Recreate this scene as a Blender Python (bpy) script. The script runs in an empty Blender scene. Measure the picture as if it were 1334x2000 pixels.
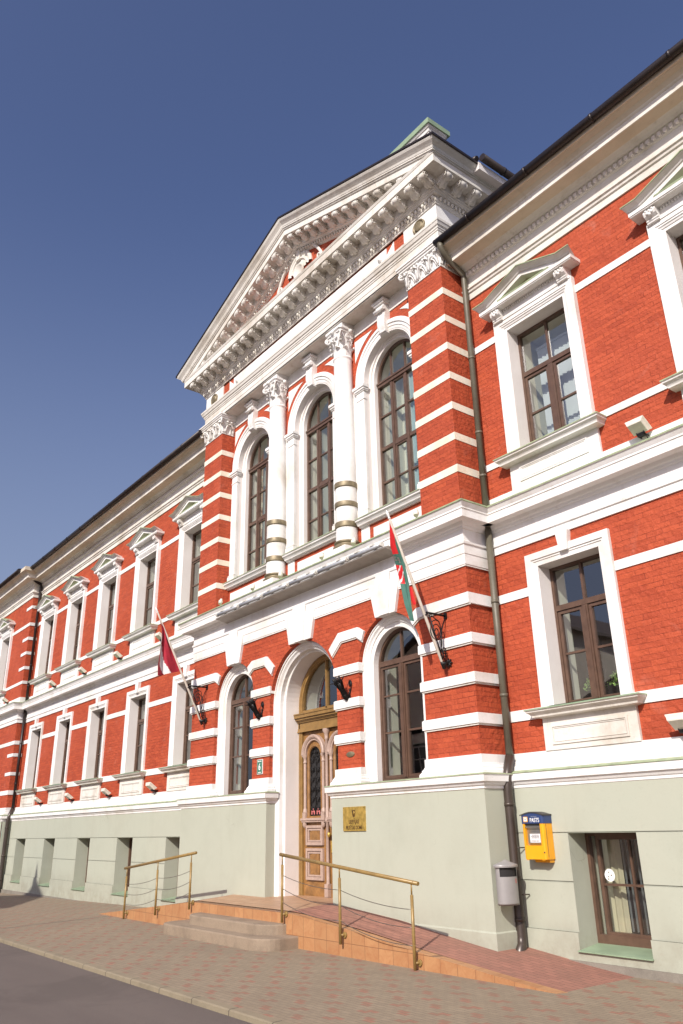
import bpy, bmesh, math, random
from math import sin, cos, pi, radians, sqrt, atan2
from mathutils import Matrix, Vector

SC = bpy.context.scene
COL = SC.collection
random.seed(7)

# ------------------------------------------------------------------ camera
FPX = 1531.76                      # focal length in pixels of the 2000 px high frame
RX, RY, RZ = 1.9543, -0.0213, 0.9092
CAMP = (13.970, -10.332, 0.027)
cam = bpy.data.cameras.new('camera')
cam.sensor_fit = 'VERTICAL'
cam.sensor_height = 36.0
cam.lens = FPX / 2000.0 * 36.0
cam.clip_start = 0.05
cam.clip_end = 3000
camo = bpy.data.objects.new('camera', cam)
COL.objects.link(camo)
camo.matrix_world = Matrix.Translation(CAMP) @ Matrix.Rotation(RZ, 4, 'Z') @ Matrix.Rotation(RX, 4, 'X') @ Matrix.Rotation(RY, 4, 'Z')
SC.camera = camo

# ------------------------------------------------------------------ sky, sun, exposure
SUN_TO = Vector((0.376, -0.739, 0.559)).normalized()      # towards the sun
world = bpy.data.worlds.new('World')
SC.world = world
world.use_nodes = True
wn = world.node_tree
wn.nodes.clear()
sky = wn.nodes.new('ShaderNodeTexSky')
sky.sky_type = 'NISHITA'
sky.sun_disc = False
sky.sun_elevation = math.asin(SUN_TO.z)
sky.sun_rotation = atan2(SUN_TO.x, SUN_TO.y)
sky.air_density = 1.0
sky.dust_density = 3.6
sky.ozone_density = 4.0
bg = wn.nodes.new('ShaderNodeBackground')
bg.inputs['Strength'].default_value = 0.110
wo = wn.nodes.new('ShaderNodeOutputWorld')
tint = wn.nodes.new('ShaderNodeMix'); tint.data_type = 'RGBA'; tint.blend_type = 'MULTIPLY'
tint.inputs[0].default_value = 1.0; tint.inputs[7].default_value = (1.08, 0.985, 1.15, 1)
wn.links.new(sky.outputs[0], tint.inputs[6])
tc = wn.nodes.new('ShaderNodeTexCoord'); sx = wn.nodes.new('ShaderNodeSeparateXYZ'); wn.links.new(tc.outputs['Generated'], sx.inputs[0])
hz = wn.nodes.new('ShaderNodeMapRange'); hz.interpolation_type = 'SMOOTHSTEP'
hz.inputs['From Min'].default_value = 0.72; hz.inputs['From Max'].default_value = 0.05; hz.inputs['To Min'].default_value = 0.0; hz.inputs['To Max'].default_value = 0.62
wn.links.new(sx.outputs[2], hz.inputs['Value'])
pale = wn.nodes.new('ShaderNodeMix'); pale.data_type = 'RGBA'          # low summer haze towards the horizon
wn.links.new(hz.outputs[0], pale.inputs[0]); wn.links.new(tint.outputs[2], pale.inputs[6]); pale.inputs[7].default_value = (2.9, 3.35, 4.3, 1)
wn.links.new(pale.outputs[2], bg.inputs[0])
wn.links.new(bg.outputs[0], wo.inputs[0])

sun = bpy.data.lights.new('sun', 'SUN')
sun.energy = 4.6
sun.angle = radians(0.5)
sun.color = (1.0, 0.945, 0.865)
suno = bpy.data.objects.new('sun', sun)
COL.objects.link(suno)
suno.rotation_euler = SUN_TO.to_track_quat('Z', 'Y').to_euler()

SC.view_settings.view_transform = 'Standard'
SC.view_settings.look = 'None'
SC.view_settings.exposure = 0.08
SC.view_settings.gamma = 1.0

# ------------------------------------------------------------------ materials
class NT:
    def __init__(s, name):
        s.mat = bpy.data.materials.new(name)
        s.mat.use_nodes = True
        s.t = s.mat.node_tree
        s.b = s.t.nodes['Principled BSDF']
        s._pos = None
    def n(s, typ, **kw):
        nd = s.t.nodes.new(typ)
        for k, v in kw.items():
            setattr(nd, k, v)
        return nd
    def set(s, sock, v):
        if hasattr(v, 'is_linked') or isinstance(v, bpy.types.NodeSocket):
            s.t.links.new(v, sock)
        else:
            sock.default_value = v
    def math(s, op, a, b=0.0, c=None):
        nd = s.n('ShaderNodeMath', operation=op)
        s.set(nd.inputs[0], a); s.set(nd.inputs[1], b)
        if c is not None: s.set(nd.inputs[2], c)
        return nd.outputs[0]
    def geo(s):
        if s._pos is None:
            g = s.n('ShaderNodeNewGeometry')
            s._pos = g.outputs['Position']
            s._nor = g.outputs['True Normal']
        return s._pos
    def noise(s, scale, detail=4, rough=0.55, vec=None, dist=0.0):
        nd = s.n('ShaderNodeTexNoise')
        s.set(nd.inputs['Vector'], vec if vec is not None else s.geo())
        nd.inputs['Scale'].default_value = scale
        nd.inputs['Detail'].default_value = detail
        nd.inputs['Roughness'].default_value = rough
        nd.inputs['Distortion'].default_value = dist
        return nd.outputs['Fac']
    def ramp(s, fac, stops):
        nd = s.n('ShaderNodeValToRGB')
        s.set(nd.inputs[0], fac)
        el = nd.color_ramp.elements
        while len(el) < len(stops): el.new(0.5)
        for e, (p, c) in zip(el, stops):
            e.position = p
            e.color = (c[0], c[1], c[2], 1) if isinstance(c, (tuple, list)) else (c, c, c, 1)
        return nd.outputs[0]
    def mix(s, fac, a, b, blend='MIX'):
        nd = s.n('ShaderNodeMix', data_type='RGBA', blend_type=blend)
        s.set(nd.inputs[0], fac)
        for sock, v in ((nd.inputs[6], a), (nd.inputs[7], b)):
            if isinstance(v, (tuple, list)): sock.default_value = (v[0], v[1], v[2], 1)
            else: s.t.links.new(v, sock)
        return nd.outputs[2]
    def xyz(s, vec):
        nd = s.n('ShaderNodeSeparateXYZ'); s.set(nd.inputs[0], vec)
        return nd.outputs
    def comb(s, x, y, z):
        nd = s.n('ShaderNodeCombineXYZ')
        s.set(nd.inputs[0], x); s.set(nd.inputs[1], y); s.set(nd.inputs[2], z)
        return nd.outputs[0]
    def wallvec(s):
        """(along the wall, up) for any vertical face"""
        p = s.xyz(s.geo()); n = s.xyz(s._nor)
        side = s.math('GREATER_THAN', s.math('ABSOLUTE', n[0]), 0.7)
        u = s.math('ADD', s.math('MULTIPLY', p[0], s.math('SUBTRACT', 1.0, side)), s.math('MULTIPLY', s.math('ADD', p[1], 0.11), side))
        return s.comb(u, p[2], 0.0)
    def bump(s, h, strength=0.3, dist=0.01, prev=None):
        nd = s.n('ShaderNodeBump')
        nd.inputs['Strength'].default_value = strength
        nd.inputs['Distance'].default_value = dist
        s.set(nd.inputs['Height'], h)
        if prev is not None: s.t.links.new(prev, nd.inputs['Normal'])
        return nd.outputs[0]
    def base(s, c):
        if isinstance(c, (tuple, list)): s.b.inputs['Base Color'].default_value = (c[0], c[1], c[2], 1)
        else: s.t.links.new(c, s.b.inputs['Base Color'])
    def rough(s, r):
        s.set(s.b.inputs['Roughness'], r)
    def normal(s, n): s.t.links.new(n, s.b.inputs['Normal'])
    def metal(s, v): s.b.inputs['Metallic'].default_value = v

M = {}
def simple(name, c, rough=0.6, metal=0.0, var=0.12, scale=6.0, bump=0.0, bscale=60.0):
    k = NT(name)
    f = k.noise(scale, 5)
    lo = tuple(max(0, x * (1 - var)) for x in c); hi = tuple(min(1, x * (1 + var)) for x in c)
    k.base(k.ramp(f, [(0.3, lo), (0.7, hi)]))
    k.rough(rough); k.metal(metal)
    if bump: k.normal(k.bump(k.noise(bscale, 4), bump, 0.006))
    M[name] = k.mat
    return k.mat

def make_brick(name, c1, c2, joint, fade, wide=0.27, row=0.084, aged=0.5):
    k = NT(name)
    v = k.wallvec()
    wob = k.n('ShaderNodeTexNoise'); k.set(wob.inputs['Vector'], v); wob.inputs['Scale'].default_value = 7; wob.inputs['Detail'].default_value = 3
    wv = k.n('ShaderNodeVectorMath', operation='MULTIPLY_ADD')
    k.t.links.new(wob.outputs['Color'], wv.inputs[0]); wv.inputs[1].default_value = (0.055, 0.034, 0); k.t.links.new(v, wv.inputs[2])
    b = k.n('ShaderNodeTexBrick')
    k.t.links.new(wv.outputs[0], b.inputs['Vector'])
    b.inputs['Scale'].default_value = 1.0
    b.inputs['Brick Width'].default_value = wide
    b.inputs['Row Height'].default_value = row
    b.inputs['Mortar Size'].default_value = 0.0045
    b.inputs['Mortar Smooth'].default_value = 0.35
    b.inputs['Bias'].default_value = 0.0
    b.inputs['Color1'].default_value = (*c1, 1); b.inputs['Color2'].default_value = (*c2, 1); b.inputs['Mortar'].default_value = (*joint, 1)
    jm = k.ramp(k.noise(4.2, 4, 0.7), [(0.42, 0.0), (0.62, 1.0)])
    mid = tuple((p + q) * .5 for p, q in zip(c1, c2))
    jc = k.mix(k.math('MULTIPLY', k.math('SUBTRACT', 1.0, jm), b.outputs['Fac']), b.outputs['Color'], mid)
    big = k.noise(0.55, 5, 0.6)
    c = k.mix(k.ramp(big, [(0.42, 0.0), (0.72, 0.45)]), jc, fade)
    soot = k.noise(0.9, 6, 0.75)
    c = k.mix(k.ramp(soot, [(0.50, 0.0), (0.80, 0.30)]), c, (c2[0] * 0.62, c2[1] * 0.6, c2[2] * 0.65))
    # single faded bricks
    cell = k.n('ShaderNodeTexVoronoi'); k.set(cell.inputs['Vector'], v); cell.inputs['Scale'].default_value = 2.6
    patch = k.noise(1.1, 3, 0.7, dist=1.2)
    bright = k.n('ShaderNodeSeparateColor'); k.t.links.new(cell.outputs['Color'], bright.inputs[0])
    c = k.mix(k.math('MULTIPLY', k.ramp(patch, [(0.60, 0.0), (0.70, 0.35)]), bright.outputs[0]), c, (0.54, 0.20, 0.14))
    fine = k.noise(38, 5, 0.65)
    c = k.mix(k.ramp(fine, [(0.35, 0.22), (0.6, 0.0)]), c, (c1[0] * 0.55, c1[1] * 0.5, c1[2] * 0.5))
    # mortar is painted over in most places
    k.base(c)
    k.rough(0.72)
    k.b.inputs['Specular IOR Level'].default_value = 0.3
    rub = k.noise(11, 5, 0.6)
    inv = k.math('SUBTRACT', 1.0, k.math('MULTIPLY', b.outputs['Fac'], k.math('MULTIPLY_ADD', jm, 0.75, 0.25)))
    n1 = k.bump(inv, 0.8, 0.015)
    n2 = k.bump(rub, 0.75, 0.042, n1)
    n3 = k.bump(fine, 0.35, 0.005, n2)
    k.normal(n3)
    M[name] = k.mat
make_brick('painted red brick', (0.475, 0.086, 0.033), (0.365, 0.060, 0.024), (0.25, 0.036, 0.018), (0.54, 0.105, 0.048))

def make_plaster(name, c, stain, amount=0.5, bump=0.25, streak=True):
    k = NT(name)
    v = k.geo()
    big = k.noise(0.9, 6, 0.65)
    p = k.xyz(v)
    stv = k.comb(k.math('MULTIPLY', p[0], 5.0), k.math('MULTIPLY', p[1], 5.0), k.math('MULTIPLY', p[2], 0.5))
    st = k.noise(1.0, 5, 0.7, vec=stv)
    col = k.mix(k.math('MULTIPLY', k.ramp(big, [(0.48, 0.0), (0.75, 1.0)]), amount), c, stain)
    if streak:
        col = k.mix(k.math('MULTIPLY', k.ramp(st, [(0.55, 0.0), (0.78, 1.0)]), amount * 0.7), col, stain)
    fine = k.noise(24, 5, 0.7)
    col = k.mix(k.ramp(fine, [(0.28, 0.35 * amount), (0.42, 0.0)]), col, tuple(x * 0.72 for x in stain))
    if 'green' in name:
        h = k.math('MULTIPLY_ADD', p[2], -1.0, -1.05)          # metres below the dado line
        spl = k.math('MULTIPLY', k.math('MINIMUM', k.math('MAXIMUM', h, 0.0), 0.8), k.ramp(k.noise(3.0, 6, 0.75), [(0.35, 0.1), (0.7, 1.0)]))
        col = k.mix(k.math('MULTIPLY', spl, 0.95), col, (0.25, 0.22, 0.165))
        patch = k.noise(0.35, 3, 0.5, dist=0.6)
        col = k.mix(k.ramp(patch, [(0.50, 0.0), (0.54, 0.15)]), col, (0.45, 0.45, 0.36))
        crk = k.n('ShaderNodeTexVoronoi', feature='DISTANCE_TO_EDGE'); wp_ = k.n('ShaderNodeVectorMath', operation='ADD')
        nz = k.n('ShaderNodeTexNoise'); k.set(nz.inputs['Vector'], v); nz.inputs['Scale'].default_value = 2.0
        k.t.links.new(v, wp_.inputs[0]); k.t.links.new(nz.outputs['Color'], wp_.inputs[1]); k.t.links.new(wp_.outputs[0], crk.inputs['Vector']); crk.inputs['Scale'].default_value = 0.38
        cm = k.math('MULTIPLY', k.math('LESS_THAN', crk.outputs['Distance'], 0.0022), k.ramp(k.noise(0.8, 2), [(0.60, 0.0), (0.64, 0.35)]))
        col = k.mix(cm, col, (0.20, 0.185, 0.145))
    k.base(col)
    k.rough(0.75)
    k.b.inputs['Specular IOR Level'].default_value = 0.25
    n1 = k.bump(k.noise(5, 4), bump * 0.8, 0.02)
    k.normal(k.bump(k.noise(70, 5, 0.65), bump, 0.004, n1))
    M[name] = k.mat
make_plaster('white painted plaster', (0.785, 0.775, 0.75), (0.52, 0.46, 0.37), 0.7)
make_plaster('weathered white plaster', (0.71, 0.68, 0.62), (0.42, 0.36, 0.275), 0.95)
make_plaster('cream stripe plaster', (0.80, 0.74, 0.62), (0.66, 0.47, 0.30), 0.8)
make_plaster('grey green plaster', (0.425, 0.442, 0.355), (0.36, 0.368, 0.29), 0.55, 0.2)
make_plaster('lilac white jamb plaster', (0.75, 0.71, 0.675), (0.60, 0.55, 0.49), 0.45)
make_plaster('eaves shade tan', (0.62, 0.545, 0.43), (0.40, 0.34, 0.25), 0.6)  # white eaves undersides, with their shade and warm ground bounce put into the colour
make_plaster('peeling plaster', (0.60, 0.60, 0.55), (0.36, 0.30, 0.22), 1.0, 0.6)
simple('green sheet metal', (0.30, 0.36, 0.21), 0.45, 0.0, 0.25, 5)
simple('mint sheet metal', (0.25, 0.335, 0.215), 0.45, 0.0, 0.15, 3)
simple('mossy plaster', (0.37, 0.335, 0.205), 0.8, 0.0, 0.2, 4)
simple('gutter metal', (0.030, 0.022, 0.020), 0.4, 0.3, 0.2, 4)
simple('downpipe metal', (0.125, 0.112, 0.080), 0.5, 0.1, 0.2, 3)
simple('downpipe brown', (0.060, 0.045, 0.036), 0.35, 0.25, 0.2, 3)
simple('bronze', (0.215, 0.175, 0.105), 0.5, 0.35, 0.3, 9)
simple('window timber', (0.105, 0.060, 0.040), 0.38, 0.0, 0.2, 8)
simple('door oak', (0.25, 0.125, 0.040), 0.45, 0.0, 0.3, 9, 0.15)
simple('door ochre', (0.25, 0.145, 0.046), 0.45, 0.0, 0.2, 6)
simple('door pink trim', (0.40, 0.29, 0.235), 0.5, 0.0, 0.12, 8)
simple('black iron', (0.012, 0.011, 0.011), 0.45, 0.4, 0.3, 30)
simple('brass', (0.52, 0.35, 0.085), 0.4, 0.45, 0.3, 14)
simple('rail paint', (0.27, 0.175, 0.058), 0.4, 0.1, 0.15, 10)
simple('steel wire', (0.20, 0.18, 0.16), 0.4, 0.7, 0.1, 10)
simple('roof tin', (0.05, 0.043, 0.038), 0.5, 0.2, 0.2, 2)
simple('flag pole paint', (0.62, 0.56, 0.47), 0.4, 0.0, 0.1, 4)
simple('dark red cloth', (0.36, 0.014, 0.032), 0.8, 0.0, 0.12, 9)
simple('white cloth', (0.74, 0.70, 0.68), 0.8, 0.0, 0.05, 9)
simple('bright red cloth', (0.66, 0.016, 0.020), 0.75, 0.0, 0.08, 9)
simple('green cloth', (0.050, 0.145, 0.110), 0.8, 0.0, 0.1, 9)
simple('yellow plastic', (0.80, 0.36, 0.012), 0.35, 0.0, 0.05, 6)
simple('blue plastic', (0.030, 0.055, 0.155), 0.35, 0.0, 0.08, 6)
simple('dark lid', (0.055, 0.052, 0.050), 0.4, 0.0, 0.1, 6)
simple('steel plate', (0.45, 0.43, 0.40), 0.3, 0.8, 0.1, 6)
simple('grey enamel', (0.31, 0.295, 0.285), 0.4, 0.1, 0.06, 6)
simple('off white plastic', (0.70, 0.66, 0.56), 0.45, 0.0, 0.08, 12)
simple('lamp glass', (0.62, 0.60, 0.54), 0.25, 0.0, 0.06, 12)
simple('paper', (0.72, 0.70, 0.68), 0.7, 0.0, 0.03, 12)
simple('ink', (0.03, 0.025, 0.03), 0.7, 0.0, 0.03, 12)
simple('white letter', (0.80, 0.80, 0.78), 0.5, 0.0, 0.03, 12)
simple('green enamel', (0.040, 0.180, 0.110), 0.3, 0.0, 0.1, 12)
simple('engraved brown', (0.075, 0.040, 0.012), 0.5, 0.0, 0.2, 30)
simple('light grey tube', (0.42, 0.44, 0.46), 0.35, 0.2, 0.1, 12)
simple('sheet steel tray', (0.26, 0.23, 0.19), 0.5, 0.2, 0.15, 4)
simple('blind fabric', (0.70, 0.73, 0.74), 0.8, 0.0, 0.05, 3)
simple('blind fabric teal', (0.42, 0.55, 0.55), 0.8, 0.0, 0.1, 3)
simple('cream curtain', (0.62, 0.55, 0.38), 0.8, 0.0, 0.08, 3)
simple('cream inner wall', (0.74, 0.725, 0.60), 0.7, 0.0, 0.05, 2)
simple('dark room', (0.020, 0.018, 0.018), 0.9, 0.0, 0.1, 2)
simple('leaf green', (0.17, 0.29, 0.06), 0.5, 0.0, 0.4, 30)
simple('terracotta', (0.28, 0.11, 0.05), 0.7)
simple('opposite plaster', (0.72, 0.66, 0.54), 0.8, 0.0, 0.1, 1)
simple('opposite roof', (0.075, 0.045, 0.035), 0.7, 0.0, 0.2, 3)
simple('opposite trim', (0.55, 0.52, 0.46), 0.7, 0.0, 0.1, 2)
simple('pink sticker', (0.55, 0.16, 0.15), 0.5)

def make_glass():
    k = NT('window glass')
    nt = k.t
    nt.nodes.remove(k.b)
    out = [n for n in nt.nodes if n.type == 'OUTPUT_MATERIAL'][0]
    lw = k.n('ShaderNodeLayerWeight'); lw.inputs['Blend'].default_value = 0.5
    wav = k.bump(k.noise(1.3, 2), 0.06, 0.02)
    fac = k.math('MULTIPLY_ADD', k.math('POWER', lw.outputs['Facing'], 4.0), 0.78, 0.25)
    fac = k.math('MINIMUM', fac, 1.0)
    tr = k.n('ShaderNodeBsdfTransparent'); tr.inputs[0].default_value = (0.86, 0.90, 0.88, 1)
    gl = k.n('ShaderNodeBsdfGlossy'); gl.inputs['Roughness'].default_value = 0.015
    nt.links.new(wav, gl.inputs['Normal'])
    mx = k.n('ShaderNodeMixShader')
    nt.links.new(fac, mx.inputs[0]); nt.links.new(tr.outputs[0], mx.inputs[1]); nt.links.new(gl.outputs[0], mx.inputs[2])
    nt.links.new(mx.outputs[0], out.inputs[0])
    M['window glass'] = k.mat
make_glass()

def make_pavers():
    k = NT('concrete pavers')
    p = k.xyz(k.geo())
    wob = k.noise(3, 3)
    b = k.n('ShaderNodeTexBrick')
    k.t.links.new(k.geo(), b.inputs['Vector'])
    b.inputs['Scale'].default_value = 1.0; b.inputs['Brick Width'].default_value = 0.16; b.inputs['Row Height'].default_value = 0.08
    b.inputs['Mortar Size'].default_value = 0.004; b.inputs['Mortar Smooth'].default_value = 0.3
    b.inputs['Color1'].default_value = (0.305, 0.245, 0.167, 1); b.inputs['Color2'].default_value = (0.265, 0.21, 0.142, 1); b.inputs['Mortar'].default_value = (0.15, 0.125, 0.09, 1)
    # red stones in every fourth place of every second row pair, stepping like a knight
    row = k.math('FLOOR', k.math('DIVIDE', p[1], 0.08))
    off = k.math('MULTIPLY', k.math('MODULO', k.math('ABSOLUTE', row), 2.0), 0.5)
    colm = k.math('FLOOR', k.math('ADD', k.math('DIVIDE', p[0], 0.16), off))
    rp = k.math('FLOOR', k.math('DIVIDE', row, 3.0))
    idx = k.math('ADD', colm, k.math('MULTIPLY', rp, 2.0))
    red = k.math('LESS_THAN', k.math('FLOORED_MODULO', idx, 4.0), 0.9)
    r2 = k.math('LESS_THAN', k.math('FLOORED_MODULO', row, 3.0), 1.9)
    red = k.math('MULTIPLY', red, r2)
    wn_ = k.n('ShaderNodeTexWhiteNoise', noise_dimensions='2D'); k.set(wn_.inputs['Vector'], k.comb(colm, row, 0.0))
    redc = k.mix(wn_.outputs[0], (0.335, 0.145, 0.095), (0.28, 0.135, 0.088))
    mort = k.math('SUBTRACT', 1.0, b.outputs['Fac'])
    c = k.mix(k.math('MULTIPLY', k.math('MULTIPLY', red, mort), 0.85), b.outputs['Color'], redc)
    c = k.mix(k.math('MULTIPLY', wn_.outputs[0], 0.25), c, (0.21, 0.172, 0.12))
    dirt = k.noise(0.8, 6, 0.7)
    c = k.mix(k.ramp(dirt, [(0.45, 0.0), (0.75, 0.5)]), c, (0.19, 0.15, 0.105))
    c = k.mix(k.ramp(k.noise(60, 4, 0.7), [(0.3, 0.3), (0.5, 0.0)]), c, (0.11, 0.09, 0.065))
    k.base(c); k.rough(0.85)
    k.normal(k.bump(k.noise(90, 4), 0.25, 0.004, k.bump(mort, 0.45, 0.006)))
    M['concrete pavers'] = k.mat
make_pavers()

def make_red_pavers():
    k = NT('red ramp pavers')
    b = k.n('ShaderNodeTexBrick'); k.t.links.new(k.geo(), b.inputs['Vector'])
    b.inputs['Scale'].default_value = 1.0; b.inputs['Brick Width'].default_value = 0.2; b.inputs['Row Height'].default_value = 0.1
    b.inputs['Mortar Size'].default_value = 0.004
    b.inputs['Color1'].default_value = (0.36, 0.165, 0.115, 1); b.inputs['Color2'].default_value = (0.29, 0.135, 0.095, 1); b.inputs['Mortar'].default_value = (0.13, 0.065, 0.05, 1)
    c = k.mix(k.ramp(k.noise(1.5, 6, 0.7), [(0.45, 0.0), (0.75, 0.6)]), b.outputs['Color'], (0.20, 0.115, 0.08))
    k.base(c); k.rough(0.85)
    k.normal(k.bump(k.noise(90, 4), 0.25, 0.004, k.bump(k.math('SUBTRACT', 1.0, b.outputs['Fac']), 0.35, 0.006)))
    M['red ramp pavers'] = k.mat
make_red_pavers()

def make_tile(name, c1, c2, w=0.33, h=0.33, horiz=False):
    k = NT(name)
    b = k.n('ShaderNodeTexBrick')
    if horiz: k.t.links.new(k.geo(), b.inputs['Vector'])
    else:
        vv = k.xyz(k.wallvec())
        k.t.links.new(k.comb(vv[0], k.math('ADD', vv[1], 1.66), 0.0), b.inputs['Vector'])
    b.offset = 0.0
    b.inputs['Scale'].default_value = 1.0; b.inputs['Brick Width'].default_value = w; b.inputs['Row Height'].default_value = h
    b.inputs['Mortar Size'].default_value = 0.005
    b.inputs['Color1'].default_value = (*c1, 1); b.inputs['Color2'].default_value = (*c2, 1); b.inputs['Mortar'].default_value = (c2[0] * .5, c2[1] * .5, c2[2] * .55, 1)
    c = k.mix(k.ramp(k.noise(5, 6, 0.75, dist=0.8), [(0.42, 0.0), (0.7, 0.75)]), b.outputs['Color'], (c1[0] * 0.72, c1[1] * 0.55, c1[2] * 0.5))
    k.base(c); k.rough(0.5)
    k.normal(k.bump(k.math('SUBTRACT', 1.0, b.outputs['Fac']), 0.3, 0.006))
    M[name] = k.mat
make_tile('orange clay tile', (0.47, 0.245, 0.110), (0.40, 0.205, 0.092))
make_tile('tan floor tile', (0.46, 0.29, 0.17), (0.40, 0.25, 0.145), 0.33, 0.33, True)

def make_asphalt():
    k = NT('asphalt')
    f = k.noise(140, 4, 0.75)
    p = k.xyz(k.geo())
    tr = k.noise(1.0, 5, 0.6, vec=k.comb(k.math('MULTIPLY', p[0], 0.25), k.math('MULTIPLY', p[1], 1.3), 0.0))
    c = k.ramp(f, [(0.3, (0.080, 0.065, 0.056)), (0.7, (0.160, 0.131, 0.113))])
    c = k.mix(k.ramp(tr, [(0.4, 0.0), (0.7, 0.55)]), c, (0.155, 0.128, 0.110))
    k.base(c); c = k.mix(k.ramp(k.noise(0.6, 6, 0.7, dist=0.5), [(0.52, 0.0), (0.62, 0.5)]), c, (0.085, 0.07, 0.06))
    k.base(c); k.rough(0.8)
    k.normal(k.bump(f, 0.5, 0.006))
    M['asphalt'] = k.mat
make_asphalt()

def make_stone(name, c, speck, joints=0.0):
    k = NT(name)
    f = k.noise(160, 3, 0.8); g = k.noise(2.5, 6, 0.7)
    col = k.mix(k.ramp(f, [(0.4, 0.0), (0.62, 0.7)]), c, speck)
    col = k.mix(k.ramp(g, [(0.45, 0.0), (0.72, 0.6)]), col, tuple(x * 0.55 for x in c))
    if joints:
        p = k.xyz(k.geo())
        m = k.math('ABSOLUTE', k.math('SUBTRACT', k.math('FLOORED_MODULO', p[0], joints), joints * 0.5))
        col = k.mix(k.math('LESS_THAN', m, 0.008), col, tuple(x * 0.25 for x in c))
    k.base(col); k.rough(0.8)
    k.normal(k.bump(f, 0.3, 0.004, k.bump(g, 0.3, 0.02)))
    M[name] = k.mat
make_stone('granite', (0.245, 0.185, 0.130), (0.38, 0.30, 0.21))
make_stone('kerb concrete', (0.270, 0.225, 0.150), (0.22, 0.18, 0.12), 0.9)
make_stone('rough footing', (0.21, 0.185, 0.15), (0.31, 0.28, 0.23))

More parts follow.
